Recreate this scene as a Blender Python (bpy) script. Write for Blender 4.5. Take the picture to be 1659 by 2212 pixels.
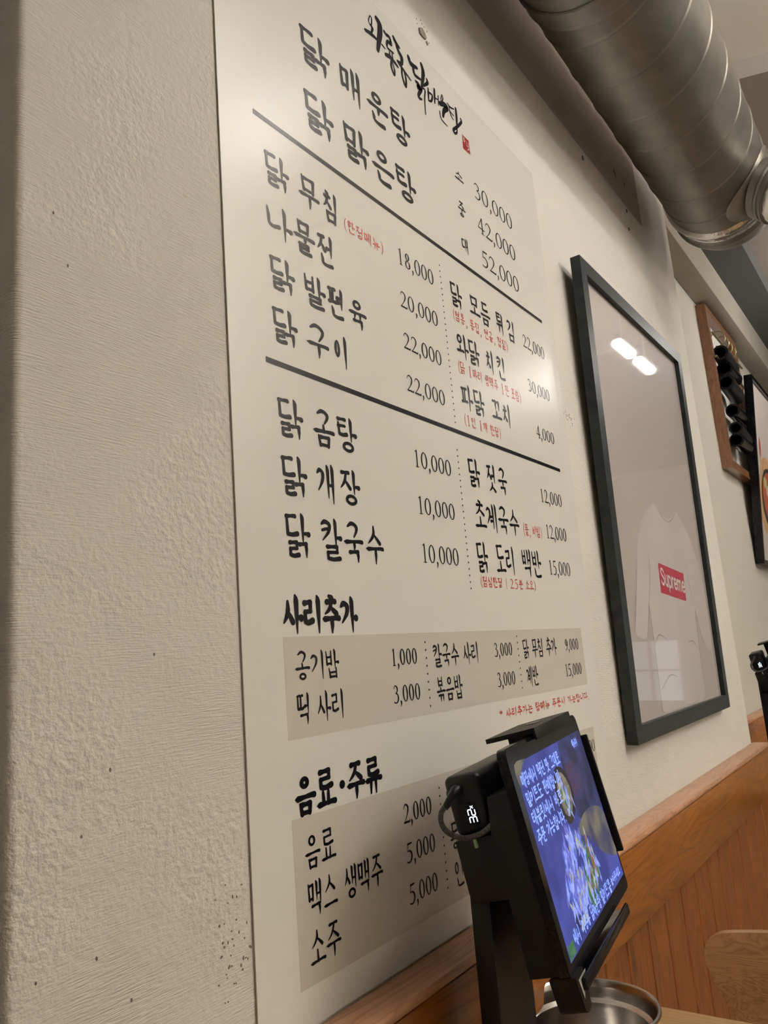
import bpy, bmesh, math, random
from mathutils import Vector, Matrix

for o in list(bpy.data.objects):
    bpy.data.objects.remove(o, do_unlink=True)
scene = bpy.context.scene
COL = scene.collection
random.seed(7)

# ------------------------------------------------------------------ camera
CAM_Y, CAM_Z = -0.5, 1.2
def make_camera():
    yaw, pitch, roll = 0.95703925, 0.19262406, -0.08086388
    cy, sy, cp, sp = math.cos(yaw), math.sin(yaw), math.cos(pitch), math.sin(pitch)
    F = Vector((sy*cp, cy*cp, sp)); R = Vector((cy, -sy, 0)); U = R.cross(F)
    cr, sr = math.cos(roll), math.sin(roll)
    R2 = R*cr + U*sr; U2 = -R*sr + U*cr
    cam = bpy.data.cameras.new('camera'); ob = bpy.data.objects.new('camera', cam)
    COL.objects.link(ob)
    cam.sensor_fit = 'VERTICAL'; cam.sensor_height = 36.0
    cam.lens = 1655.66/2212*36
    cam.clip_start = 0.01; cam.clip_end = 60
    m = Matrix((R2, U2, -F)).transposed().to_4x4(); m.translation = Vector((0, CAM_Y, CAM_Z))
    ob.matrix_world = m
    scene.camera = ob
make_camera()

# ------------------------------------------------------------------ world, exposure
w = bpy.data.worlds.new('room_air'); scene.world = w; w.use_nodes = True
w.node_tree.nodes['Background'].inputs[0].default_value = (0.75, 0.8, 0.9, 1)
w.node_tree.nodes['Background'].inputs[1].default_value = 0.02
vs = scene.view_settings
vs.view_transform = 'Standard'; vs.look = 'None'; vs.gamma = 1.0; vs.use_curve_mapping = False
vs.exposure = 0.12
TUBE = 62.0          # radiance of the small ceiling tubes
FILL_PANEL = 20.0          # radiance of the unseen panels added as fill light
WINDOW = 0.42         # daylight in the far window
SCREEN = 0.95        # backlight of the tablet screen

# ------------------------------------------------------------------ materials
def mat(name, color, rough=0.5, metal=0.0, noise=None, bump=None, coat=0.0, coat_rough=0.1, emit=None, spec=0.5, aniso=None):
    """procedural principled material. noise=(scale, color2, detail, (sx,sy,sz)); bump=(scale, strength, detail)"""
    m = bpy.data.materials.new(name); m.use_nodes = True
    nt = m.node_tree; N = nt.nodes; L = nt.links
    b = N['Principled BSDF']
    b.inputs['Base Color'].default_value = (*color, 1)
    b.inputs['Roughness'].default_value = rough
    b.inputs['Metallic'].default_value = metal
    b.inputs['Specular IOR Level'].default_value = spec
    b.inputs['Coat Weight'].default_value = coat
    b.inputs['Coat Roughness'].default_value = coat_rough
    tc = N.new('ShaderNodeTexCoord')
    if noise:
        sc, c2, det, st = noise
        mp = N.new('ShaderNodeMapping'); mp.inputs['Scale'].default_value = st
        L.new(tc.outputs['Object'], mp.inputs[0])
        n = N.new('ShaderNodeTexNoise'); n.inputs['Scale'].default_value = sc; n.inputs['Detail'].default_value = det
        L.new(mp.outputs[0], n.inputs['Vector'])
        r = N.new('ShaderNodeValToRGB')
        r.color_ramp.elements[0].position = 0.35; r.color_ramp.elements[1].position = 0.68
        r.color_ramp.elements[0].color = (*color, 1); r.color_ramp.elements[1].color = (*c2, 1)
        L.new(n.outputs['Fac'], r.inputs[0]); L.new(r.outputs[0], b.inputs['Base Color'])
    if bump:
        sc, st, det = bump
        n2 = N.new('ShaderNodeTexNoise'); n2.inputs['Scale'].default_value = sc; n2.inputs['Detail'].default_value = det
        L.new(tc.outputs['Object'], n2.inputs['Vector'])
        bp = N.new('ShaderNodeBump'); bp.inputs['Strength'].default_value = st; bp.inputs['Distance'].default_value = 0.002
        L.new(n2.outputs['Fac'], bp.inputs['Height']); L.new(bp.outputs[0], b.inputs['Normal'])
        if coat: L.new(bp.outputs[0], b.inputs['Coat Normal'])
    if emit:
        b.inputs['Emission Color'].default_value = (*emit[0], 1)
        b.inputs['Emission Strength'].default_value = emit[1]
    return m

def plaster(name, color, strength):
    m = mat(name, color, 0.82)
    nt = m.node_tree; N = nt.nodes; L = nt.links; b = N['Principled BSDF']
    tc = N.new('ShaderNodeTexCoord')
    def noise(sc, det, st=(1, 1, 1), rot=0.0, rough=0.5):
        mp = N.new('ShaderNodeMapping'); mp.inputs['Scale'].default_value = st; mp.inputs['Rotation'].default_value = (0, rot, 0)
        L.new(tc.outputs['Object'], mp.inputs[0])
        n = N.new('ShaderNodeTexNoise'); n.inputs['Scale'].default_value = sc; n.inputs['Detail'].default_value = det
        n.inputs['Roughness'].default_value = rough
        L.new(mp.outputs[0], n.inputs['Vector']); return n
    def math_(op, a, c):
        x = N.new('ShaderNodeMath'); x.operation = op
        for i, v in enumerate((a, c)):
            if isinstance(v, (int, float)): x.inputs[i].default_value = v
            else: L.new(v, x.inputs[i])
        return x.outputs[0]
    fine = noise(420, 3); orange = noise(150, 4); trowel = noise(60, 2, (1, 1, 14), 0.45); wave = noise(9, 2); mask = noise(5, 2)
    h = math_('MULTIPLY', fine.outputs['Fac'], 0.10)
    rmask = N.new('ShaderNodeMapRange'); rmask.inputs[1].default_value = 0.42; rmask.inputs[2].default_value = 0.6
    L.new(mask.outputs['Fac'], rmask.inputs[0])
    h2 = math_('MULTIPLY', math_('MULTIPLY', orange.outputs['Fac'], 0.85), rmask.outputs[0])
    inv = math_('SUBTRACT', 1.0, rmask.outputs[0])
    h3 = math_('MULTIPLY', math_('MULTIPLY', trowel.outputs['Fac'], 0.4), inv)
    h4 = math_('MULTIPLY', wave.outputs['Fac'], 1.6)
    tot = math_('ADD', math_('ADD', h, h2), math_('ADD', h3, h4))
    bp = N.new('ShaderNodeBump'); bp.inputs['Strength'].default_value = strength; bp.inputs['Distance'].default_value = 0.0022
    L.new(tot, bp.inputs['Height']); L.new(bp.outputs[0], b.inputs['Normal'])
    # faint yellowish stains and pits
    v = N.new('ShaderNodeTexVoronoi'); v.inputs['Scale'].default_value = 26; L.new(tc.outputs['Object'], v.inputs['Vector'])
    st = N.new('ShaderNodeMapRange'); st.inputs[1].default_value = 0.03; st.inputs[2].default_value = 0.09
    L.new(v.outputs['Distance'], st.inputs[0])
    area = noise(3.1, 2); am = N.new('ShaderNodeMapRange'); am.inputs[1].default_value = 0.52; am.inputs[2].default_value = 0.6
    L.new(area.outputs['Fac'], am.inputs[0])
    fac = math_('MULTIPLY', math_('SUBTRACT', 1.0, st.outputs[0]), math_('MULTIPLY', am.outputs[0], 0.35))
    mix = N.new('ShaderNodeMix'); mix.data_type = 'RGBA'
    L.new(fac, mix.inputs[0]); mix.inputs[6].default_value = (*color, 1); mix.inputs[7].default_value = (color[0]*.6, color[1]*.5, color[2]*.35, 1)
    L.new(mix.outputs[2], b.inputs['Base Color'])
    return m

def wood(name, c1, c2, c3, grain='X', scale=1.0, rough=0.35, coat=0.3, knots=True, fine=1.0):
    m = mat(name, c1, rough, coat=coat, coat_rough=0.12)
    nt = m.node_tree; N = nt.nodes; L = nt.links; b = N['Principled BSDF']
    tc = N.new('ShaderNodeTexCoord'); oi = N.new('ShaderNodeObjectInfo')
    st = {'X': (1.0, 9, 9), 'Y': (9, 1.0, 9), 'Z': (9, 9, 1.0)}[grain]
    add = N.new('ShaderNodeVectorMath'); add.operation = 'ADD'
    mul = N.new('ShaderNodeVectorMath'); mul.operation = 'SCALE'; mul.inputs['Scale'].default_value = 13.7
    comb = N.new('ShaderNodeCombineXYZ')
    for i in range(3): L.new(oi.outputs['Random'], comb.inputs[i])
    L.new(comb.outputs[0], mul.inputs[0]); L.new(tc.outputs['Object'], add.inputs[0]); L.new(mul.outputs[0], add.inputs[1])
    mp = N.new('ShaderNodeMapping'); mp.inputs['Scale'].default_value = tuple(v*scale for v in st)
    L.new(add.outputs[0], mp.inputs[0])
    n = N.new('ShaderNodeTexNoise'); n.inputs['Scale'].default_value = 2.2; n.inputs['Detail'].default_value = 6; n.inputs['Distortion'].default_value = 1.4
    L.new(mp.outputs[0], n.inputs['Vector'])
    wv = N.new('ShaderNodeMath'); wv.operation = 'MULTIPLY'; wv.inputs[1].default_value = 17*fine; L.new(n.outputs['Fac'], wv.inputs[0])
    fr = N.new('ShaderNodeMath'); fr.operation = 'PINGPONG'; fr.inputs[1].default_value = 1.0; L.new(wv.outputs[0], fr.inputs[0])
    r = N.new('ShaderNodeValToRGB'); e = r.color_ramp.elements
    e[0].position = 0.05; e[0].color = (*c1, 1); e[1].position = 0.98; e[1].color = (*c2, 1)
    k = e.new(0.72); k.color = (c1[0]*.5+c2[0]*.5, c1[1]*.5+c2[1]*.5, c1[2]*.5+c2[2]*.5, 1)
    L.new(fr.outputs[0], r.inputs[0])
    big = N.new('ShaderNodeTexNoise'); big.inputs['Scale'].default_value = 5; L.new(add.outputs[0], big.inputs['Vector'])
    mix = N.new('ShaderNodeMix'); mix.data_type = 'RGBA'
    mr = N.new('ShaderNodeMapRange'); mr.inputs[1].default_value = .4; mr.inputs[2].default_value = .75; mr.inputs[4].default_value = .6
    L.new(big.outputs['Fac'], mr.inputs[0]); L.new(mr.outputs[0], mix.inputs[0]); L.new(r.outputs[0], mix.inputs[6]); mix.inputs[7].default_value = (*c3, 1)
    out = mix.outputs[2]
    if knots:
        mk = N.new('ShaderNodeMapping'); mk.inputs['Scale'].default_value = tuple({9: 1.8, 1.0: 0.8}[v] for v in st)
        L.new(add.outputs[0], mk.inputs[0])
        v = N.new('ShaderNodeTexVoronoi'); v.inputs['Scale'].default_value = 5.5; L.new(mk.outputs[0], v.inputs['Vector'])
        kr = N.new('ShaderNodeMapRange'); kr.inputs[1].default_value = 0.05; kr.inputs[2].default_value = 0.16; kr.inputs[3].default_value = 0.75; kr.inputs[4].default_value = 0
        L.new(v.outputs['Distance'], kr.inputs[0])
        m2 = N.new('ShaderNodeMix'); m2.data_type = 'RGBA'; L.new(kr.outputs[0], m2.inputs[0]); L.new(out, m2.inputs[6])
        m2.inputs[7].default_value = (c2[0]*.35, c2[1]*.28, c2[2]*.25, 1); out = m2.outputs[2]
    L.new(out, b.inputs['Base Color'])
    bp = N.new('ShaderNodeBump'); bp.inputs['Strength'].default_value = 0.15; bp.inputs['Distance'].default_value = 0.0006
    L.new(fr.outputs[0], bp.inputs['Height']); L.new(bp.outputs[0], b.inputs['Normal'])
    return m

M = {}
M['wall'] = plaster('white_plaster', (0.66, 0.635, 0.585), 1.25)
M['wall_smooth'] = plaster('smooth_white_plaster', (0.69, 0.66, 0.58), 0.3)
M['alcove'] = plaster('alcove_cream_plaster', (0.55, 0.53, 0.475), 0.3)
M['alcove_beam'] = mat('beige_beam_paint', (0.36, 0.335, 0.285), 0.8, noise=(5, (0.33, 0.305, 0.26), 2, (1, 1, 1)))
M['shade_wall'] = plaster('grey_green_plaster', (0.30, 0.31, 0.29), 0.6)
M['ceiling'] = mat('white_ceiling_paint', (0.88, 0.84, 0.77), 0.8, bump=(120, .3, 3))
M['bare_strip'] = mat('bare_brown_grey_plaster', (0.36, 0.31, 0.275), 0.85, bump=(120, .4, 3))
M['beam'] = mat('rough_beam_paint', (0.42, 0.39, 0.36), 0.85, bump=(90, .9, 4))
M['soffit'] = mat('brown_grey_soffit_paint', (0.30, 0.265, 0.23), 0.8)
M['dark_ceiling'] = mat('dark_grey_ceiling_paint', (0.10, 0.10, 0.10), 0.85)
M['black_ceiling'] = mat('blue_black_ceiling_paint', (0.018, 0.022, 0.028), 0.8)  # almost black tone for the far ceiling part
M['floor'] = mat('dark_floor_tile', (0.16, 0.13, 0.10), 0.4, noise=(6, (0.22, 0.18, 0.14), 3, (1, 1, 1)))
# semi gloss laminate: same clear film over paper and ink
FILM = dict(rough=0.24, bump=(1500, 0.05, 2), spec=0.36)
M['sheet'] = mat('laminated_cream_sheet', (0.70, 0.69, 0.64), **FILM)
M['sheet_grey'] = mat('laminated_grey_print', (0.55, 0.515, 0.455), **FILM)
M['ink'] = mat('black_print', (0.006, 0.006, 0.009), **{**FILM, 'spec': 0.26})
M['ink_red'] = mat('red_print', (0.50, 0.06, 0.05), **FILM)
M['ink_seal'] = mat('dark_red_print', (0.30, 0.025, 0.025), **FILM)
M['black_frame'] = mat('satin_black_frame', (0.010, 0.014, 0.016), 0.4, spec=.3, noise=(40, (0.022, 0.028, 0.03), 3, (1, 1, 1)))
M['black_plastic'] = mat('black_plastic', (0.006, 0.006, 0.008), 0.4, spec=.3, bump=(900, .1, 2))
M['gloss_black'] = mat('glossy_black_plastic', (0.004, 0.004, 0.006), 0.14, spec=.25, noise=(300, (0.009, 0.009, 0.011), 2, (1, 1, 1)))
M['black_metal'] = mat('black_powder_coated_steel', (0.004, 0.0036, 0.0036), 0.45, spec=.25, bump=(700, .15, 2))
M['steel'] = mat('brushed_stainless_steel', (0.42, 0.40, 0.38), 0.22, metal=1.0, noise=(60, (0.5, 0.48, 0.45), 3, (1, 1, 14)))
M['duct'] = mat('galvanised_duct_steel', (0.20, 0.195, 0.178), 0.42, metal=0.85, noise=(14, (0.26, 0.25, 0.225), 4, (1, 1, 1)))
M['foil'] = mat('crinkled_foil_tape', (0.75, 0.73, 0.70), 0.18, metal=1.0, bump=(60, 1.0, 3))
M['beige_plastic'] = mat('beige_plastic_fitting', (0.55, 0.49, 0.42), 0.4, noise=(20, (0.6, 0.54, 0.46), 2, (1, 1, 1)))
M['pine'] = wood('orange_pine_board', (0.29, 0.10, 0.012), (0.14, 0.042, 0.004), (0.21, 0.068, 0.007), 'X', 1.0, rough=0.38, coat=.12)
M['pine_cap'] = wood('reddish_pine_cap', (0.56, 0.30, 0.17), (0.36, 0.16, 0.08), (0.46, 0.24, 0.13), 'X', 1.5, knots=False)
M['pine_plank'] = wood('dark_orange_pine_plank', (0.23, 0.072, 0.008), (0.11, 0.028, 0.003), (0.165, 0.048, 0.005), 'Z', 1.0, rough=0.45, coat=.08)
M['ply'] = wood('oak_plywood', (0.66, 0.38, 0.17), (0.45, 0.23, 0.09), (0.56, 0.31, 0.13), 'Y', 1.0, knots=False, fine=2.6, coat=.2)
M['ply_edge'] = wood('plywood_edge', (0.36, 0.21, 0.10), (0.22, 0.12, 0.05), (0.3, 0.17, 0.08), 'Y', 4, knots=False)
M['table'] = wood('pale_ash_tabletop', (0.52, 0.36, 0.17), (0.36, 0.22, 0.09), (0.46, 0.31, 0.15), 'Y', 1.6, knots=False)
M['brown_wood'] = wood('brown_stained_wood', (0.24, 0.11, 0.05), (0.13, 0.05, 0.025), (0.20, 0.09, 0.04), 'Z', 2, knots=False)
M['poster'] = mat('poster_backdrop_print', (0.50, 0.45, 0.425), 0.5, noise=(2.0, (0.53, 0.48, 0.455), 1, (1, 1, 1)))
M['shirt'] = mat('poster_shirt_print', (0.66, 0.61, 0.59), 0.5, noise=(7, (0.58, 0.53, 0.51), 2, (1, 1, .4)))
M['fold'] = mat('poster_fold_print', (0.27, 0.235, 0.22), 0.5, noise=(9, (0.34, 0.30, 0.28), 2, (1, 1, 1)))
M['logo_red'] = mat('poster_red_print', (0.47, 0.025, 0.07), 0.5, noise=(5, (0.44, 0.02, 0.08), 1, (1, 1, 1)))
M['logo_white'] = mat('poster_white_print', (0.74, 0.66, 0.66), 0.5, noise=(5, (0.70, 0.62, 0.62), 1, (1, 1, 1)))
M['brass'] = mat('dull_brass_rod', (0.42, 0.36, 0.20), 0.35, metal=1.0, noise=(30, (0.35, 0.3, 0.18), 2, (1, 1, 1)))
M['braid'] = mat('black_braided_cable', (0.02, 0.02, 0.022), 0.6, noise=(500, (0.09, 0.09, 0.10), 2, (1, 1, 1)))
M['led'] = mat('white_led_segment', (0.8, 0.9, 1), 0.5, emit=((0.72, 0.86, 1.0), 3.0))
M['green_led'] = mat('green_label', (0.28, 0.45, 0.25), 0.5, noise=(30, (0.24, 0.4, 0.2), 2, (1, 1, 1)))
M['paper'] = mat('grey_paper_tag', (0.34, 0.32, 0.28), 0.7, noise=(30, (0.3, 0.28, 0.25), 2, (1, 1, 1)))
M['tube_light'] = mat('lit_tube', (1, 1, 1), 0.5, emit=((1.0, 0.95, 0.89), TUBE))
M['panel_light'] = mat('lit_panel', (1, 1, 1), 0.5, emit=((1.0, 0.95, 0.89), FILL_PANEL))
M['uplight'] = mat('lit_upper_panel', (1, 1, 1), 0.5, emit=((1.0, 0.94, 0.87), FILL_PANEL*3.6))
M['daylight'] = mat('window_daylight', (1, 1, 1), 0.5, emit=((0.75, 0.88, 1.0), WINDOW))
M['lamp_body'] = mat('white_lamp_housing', (0.7, 0.7, 0.68), 0.5, noise=(20, (0.66, 0.66, 0.64), 2, (1, 1, 1)))
M['dirt'] = mat('dark_pit', (0.10, 0.085, 0.07), 0.9, noise=(60, (0.2, 0.17, 0.13), 2, (1, 1, 1)))
M['hole'] = mat('grey_filler', (0.27, 0.24, 0.20), 0.9, noise=(80, (0.15, 0.13, 0.11), 3, (1, 1, 1)))

def glass_mat(name, tint=(1, 1, 1), ior=1.5):
    m = bpy.data.materials.new(name); m.use_nodes = True; nt = m.node_tree; N = nt.nodes; L = nt.links
    for n in list(N): N.remove(n)
    out = N.new('ShaderNodeOutputMaterial'); mix = N.new('ShaderNodeMixShader'); fr = N.new('ShaderNodeFresnel'); fr.inputs[0].default_value = ior
    tr = N.new('ShaderNodeBsdfTransparent'); tr.inputs[0].default_value = (*tint, 1); gl = N.new('ShaderNodeBsdfGlossy'); gl.inputs['Roughness'].default_value = 0.03
    ge = N.new('ShaderNodeNewGeometry'); iv = N.new('ShaderNodeMath'); iv.operation = 'SUBTRACT'; iv.inputs[0].default_value = 1.0; L.new(ge.outputs['Backfacing'], iv.inputs[1])
    mu = N.new('ShaderNodeMath'); mu.operation = 'MULTIPLY'; L.new(fr.outputs[0], mu.inputs[0]); L.new(iv.outputs[0], mu.inputs[1])
    L.new(mu.outputs[0], mix.inputs[0]); L.new(tr.outputs[0], mix.inputs[1]); L.new(gl.outputs[0], mix.inputs[2]); L.new(mix.outputs[0], out.inputs[0])
    return m
M['glass'] = glass_mat('clear_pane')

def emit_mat(name, builder):
    m = bpy.data.materials.new(name); m.use_nodes = True; nt = m.node_tree; N = nt.nodes; L = nt.links
    b = N['Principled BSDF']; b.inputs['Base Color'].default_value = (0, 0, 0, 1); b.inputs['Roughness'].default_value = 0.5
    tc = N.new('ShaderNodeTexCoord'); col = builder(N, L, tc)
    L.new(col, b.inputs['Emission Color']); b.inputs['Emission Strength'].default_value = SCREEN
    return m
def backlit(name, c, c2=None, sc=60, k=1.0):
    c2 = c2 or c
    def f(N, L, tc):
        n = N.new('ShaderNodeTexNoise'); n.inputs['Scale'].default_value = sc; L.new(tc.outputs['Object'], n.inputs['Vector'])
        r = N.new('ShaderNodeValToRGB'); r.color_ramp.elements[0].position = .4; r.color_ramp.elements[1].position = .62
        r.color_ramp.elements[0].color = (*[v*k for v in c], 1); r.color_ramp.elements[1].color = (*[v*k for v in c2], 1)
        L.new(n.outputs['Fac'], r.inputs[0]); return r.outputs[0]
    return emit_mat(name, f)

# ------------------------------------------------------------------ mesh helpers
def obj(name, verts, faces, material, parent=None, smooth=False, mats=None, fmat=None):
    me = bpy.data.meshes.new(name); me.from_pydata([tuple(v) for v in verts], [], faces); me.update()
    for m_ in (mats or [material]): me.materials.append(m_)
    if fmat:
        for p, i in zip(me.polygons, fmat): p.material_index = i
    if smooth:
        for p in me.polygons: p.use_smooth = True
    o = bpy.data.objects.new(name, me); COL.objects.link(o)
    if parent: o.parent = parent
    return o
def tag(o, label=None, cat=None, group=None, kind=None):
    if label: o['label'] = label
    if cat: o['category'] = cat
    if group: o['group'] = group
    if kind: o['kind'] = kind
    return o
def thing(name, label, cat, loc=(0, 0, 0), rotz=0, group=None):
    o = bpy.data.objects.new(name, None); COL.objects.link(o); o.location = loc; o.rotation_euler = (0, 0, rotz)
    o.empty_display_size = 0.05
    return tag(o, label, cat, group)
class MB:
    def __init__(s): s.v = []; s.f = []
    def add(s, v, f, T=None):
        b = len(s.v); s.v += [(T @ Vector(p)) if T else Vector(p) for p in v]; s.f += [tuple(i+b for i in q) for q in f]; return s
    def box(s, x0, x1, y0, y1, z0, z1, bev=0.0, T=None, seg=2):
        if bev <= 0:
            v = [(x0,y0,z0),(x1,y0,z0),(x1,y1,z0),(x0,y1,z0),(x0,y0,z1),(x1,y0,z1),(x1,y1,z1),(x0,y1,z1)]
            f = [(0,3,2,1),(4,5,6,7),(0,1,5,4),(1,2,6,5),(2,3,7,6),(3,0,4,7)]
            return s.add(v, f, T)
        bm = bmesh.new(); bmesh.ops.create_cube(bm, size=1)
        for q in bm.verts: q.co = Vector(((x0+x1)/2+q.co.x*(x1-x0), (y0+y1)/2+q.co.y*(y1-y0), (z0+z1)/2+q.co.z*(z1-z0)))
        bmesh.ops.bevel(bm, geom=bm.edges[:], offset=bev, segments=seg, affect='EDGES', profile=0.5)
        bm.verts.index_update()
        s.add([q.co.copy() for q in bm.verts], [tuple(q.index for q in f.verts) for f in bm.faces], T); bm.free(); return s
    def tube(s, pts, r, n=12, T=None, cap=True, closed=False):
        pts = [Vector(p) for p in pts]; v = []; f = []; prev = None; K = len(pts)
        for i, p in enumerate(pts):
            a = pts[(i-1) % K] if (i or closed) else p; c = pts[(i+1) % K] if (i < K-1 or closed) else p
            t = (c-a).normalized(); u = prev if prev else (Vector((0, 0, 1)) if abs(t.z) < .9 else Vector((1, 0, 0)))
            u = (u - t*u.dot(t)).normalized(); w_ = t.cross(u); prev = u
            ri = r[i] if isinstance(r, (list, tuple)) else r
            v += [p + (u*math.cos(2*math.pi*k/n) + w_*math.sin(2*math.pi*k/n))*ri for k in range(n)]
        R = K if closed else K-1
        for i in range(R):
            for k in range(n):
                j = (i+1) % K; f.append((i*n+k, i*n+(k+1) % n, j*n+(k+1) % n, j*n+k))
        if cap and not closed: f += [tuple(range(n))[::-1], tuple((K-1)*n+k for k in range(n))]
        return s.add(v, f, T)
    def lathe(s, prof, n=48, T=None, close=False):
        v = []; f = []; K = len(prof)
        for (r, z) in prof: v += [(r*math.cos(2*math.pi*k/n), r*math.sin(2*math.pi*k/n), z) for k in range(n)]
        for i in range(K if close else K-1):
            j = (i+1) % K
            for k in range(n): f.append((i*n+k, i*n+(k+1) % n, j*n+(k+1) % n, j*n+k))
        return s.add(v, f, T)
    def prism(s, outline, t0, t1, axis='y', T=None):
        """closed outline of 2D points (a,b), extruded along axis between t0 and t1"""
        n = len(outline)
        def P(a, b, t): return {'y': (a, t, b), 'z': (a, b, t), 'x': (t, a, b)}[axis]
        v = [P(a, b, t0) for a, b in outline] + [P(a, b, t1) for a, b in outline]
        f = [tuple(range(n)), tuple(range(2*n-1, n-1, -1))] + [(i, i+n, (i+1) % n+n, (i+1) % n) for i in range(n)]
        return s.add(v, f, T)
    def obj(s, name, m, parent=None, smooth=False):
        o = obj(name, s.v, s.f, m, parent)
        if smooth:
            me = o.data
            bm = bmesh.new(); bm.from_mesh(me); bmesh.ops.recalc_face_normals(bm, faces=bm.faces)
            for f in bm.faces: f.smooth = True
            for e in bm.edges:
                if len(e.link_faces) == 2 and e.calc_face_angle(0) > math.radians(38): e.smooth = False
            bm.to_mesh(me); bm.free()
        else:
            bm = bmesh.new(); bm.from_mesh(o.data); bmesh.ops.recalc_face_normals(bm, faces=bm.faces); bm.to_mesh(o.data); bm.free()
        return o
def Tm(M3, o): 
    m = Matrix(M3).to_4x4(); m.translation = Vector(o); return m
# ------------------------------------------------------------------ brush lettering engine
# every glyph is a list of strokes in a unit box; each stroke = (points, widths, smooth)
def Hs(x0, y0, x1, y1): return ([(x0, y0), (x0+(x1-x0)*.12, y0-.005), (x0+(x1-x0)*.5, (y0+y1)/2), (x0+(x1-x0)*.85, y1), (x1, y1-.01)], [.35, 1.15, .8, 1.0, 1.15], 0)
def Vs(x, y0, y1, lean=0.0): return ([(x-.05, y0), (x, y0-(y0-y1)*.14), (x+lean*.5, (y0+y1)/2), (x+lean, y1)], [.5, 1.25, 1.0, .25], 1)
def Ds(x0, y0, x1, y1): return ([(x0, y0), ((x0+x1)/2+(x1-x0)*.06, (y0+y1)/2+(y1-y0)*.04), (x1, y1)], [.55, 1.05, 1.2], 1)
def Ls(pts, ws=None): return (pts, ws or [1.0]*len(pts), 0)
def Cs(pts, ws): return (pts, ws, 1)
def ring(cx, cy, rx, ry): return ('ring', cx, cy, rx, ry)
def jamo(c, pos):
    """strokes of a consonant in a unit box; pos = 'l' left of a vertical vowel, 't' on top, 'b' below"""
    if c == 'ㄱ':
        if pos == 'l': return [Cs([(.02, .82), (.3, .95), (.62, .93), (.85, .78), (.7, .45), (.08, .02)], [.6, 1.15, 1.0, 1.2, 1.0, .3])]
        if pos == 't': return [Cs([(.05, .75), (.35, .97), (.65, .95), (.88, .72), (.82, .4), (.6, .02)], [.6, 1.1, 1.0, 1.2, .9, .5])]
        return [Hs(.02, .88, .85, .95), Ls([(.82, .95), (.86, .55), (.84, 0)], [1.1, 1.0, .3])]
    if c == 'ㄴ': return [Cs([(.08, 1.0), (.16, .6), (.2, .2), (.5, .08), (.98, .18)], [.5, 1.1, .9, 1.0, 1.25])]
    if c == 'ㄷ': return [Hs(0, .95, .82, 1.0), Ls([(.14, .95), (.18, .12), (.55, .1), (.98, .17)], [.8, 1.0, 1.0, 1.25])]
    if c == 'ㄹ': return [Hs(.02, .95, .8, .99), Ls([(.8, .98), (.8, .58)], [1, .8]), Ls([(.12, .52), (.45, .56), (.82, .58)], [.9, .8, .9]), Ls([(.14, .55), (.16, .1), (.5, .04), (.98, .14)], [.9, 1, 1, 1.2])]
    if c == 'ㅁ': return [Ls([(.05, 1), (.18, .06)], [.6, 1.1]), Hs(.1, .88, .88, .92), Ls([(.88, .92), (.82, .02)], [1.1, .9]), Ls([(.15, .12), (.85, .12)], [.85, .85])]
    if c == 'ㅂ': return [Ls([(.08, 1), (.2, .06)], [.6, 1.1]), Ls([(.84, 1.02), (.84, .04)], [.7, 1]), Ls([(.14, .56), (.84, .6)], [.8, .8]), Ls([(.17, .1), (.84, .12)], [.9, .9])]
    if c == 'ㅅ': return [Cs([(.5, 1), (.5, .6), (.3, .3), (0, .03)], [.6, 1.1, .9, .3]), Ds(.5, .55, .98, .08)]
    if c == 'ㅇ': return [ring(.5, .5, .42, .47)]
    if c == 'ㅈ': return [Hs(.1, .93, .9, .97), Cs([(.62, .95), (.5, .55), (.3, .28), (0, .03)], [.9, 1.0, .8, .3]), Ds(.5, .5, 1.0, .06)]
    if c == 'ㅊ': return [Ls([(.42, 1.08), (.62, .96)], [.8, 1.3]), Hs(.1, .74, .9, .78), Cs([(.58, .76), (.5, .48), (.3, .22), (0, .02)], [.9, 1.0, .8, .3]), Ds(.5, .42, 1.0, .04)]
    if c == 'ㅋ': return jamo('ㄱ', pos) + [Ls([(.08, .52), (.45, .6), (.72, .6)], [.8, .8, .9])]
    if c == 'ㅌ': return [Hs(0, .97, .85, 1.0), Ls([(.12, .74), (.2, .1), (.55, .06), (.98, .14)], [.7, 1.0, 1.0, 1.2]), Ls([(.1, .56), (.5, .6), (.8, .61)], [1.0, .8, .9])]
    if c == 'ㅍ': return [Hs(.02, .93, .96, .98), Ls([(.3, .93), (.34, .1)], [.8, .9]), Ls([(.68, .95), (.64, .1)], [.9, .9]), Hs(0, .05, 1.02, .12)]
    if c == 'ㅎ': return [Ls([(.38, 1.06), (.6, .97)], [.8, 1.3]), Hs(.05, .76, .95, .8), ring(.5, .3, .34, .32)]
    dbl = {'ㄲ': 'ㄱㄱ', 'ㄸ': 'ㄷㄷ', 'ㅆ': 'ㅅㅅ', 'ㅃ': 'ㅂㅂ', 'ㅉ': 'ㅈㅈ', 'ㄺ': 'ㄹㄱ', 'ㄶ': 'ㄴㅎ', 'ㄼ': 'ㄹㅂ', 'ㅄ': 'ㅂㅅ'}[c]
    pp = 'b' if pos != 'b' and c == 'ㄲ' else pos
    return place(jamo(dbl[0], pp), 0, .52, 0, 1) + place(jamo(dbl[1], pp), .5, 1.0, 0, 1)
def place(st, x0, x1, y0, y1):
    out = []
    for s in st:
        if s[0] == 'ring': out.append(('ring', x0+s[1]*(x1-x0), y0+s[2]*(y1-y0), s[3]*(x1-x0), s[4]*(y1-y0)))
        else: out.append(([(x0+x*(x1-x0), y0+y*(y1-y0)) for x, y in s[0]], s[1], s[2]))
    return out
CHO = 'ㄱㄲㄴㄷㄸㄹㅁㅂㅃㅅㅆㅇㅈㅉㅊㅋㅌㅍㅎ'
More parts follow.
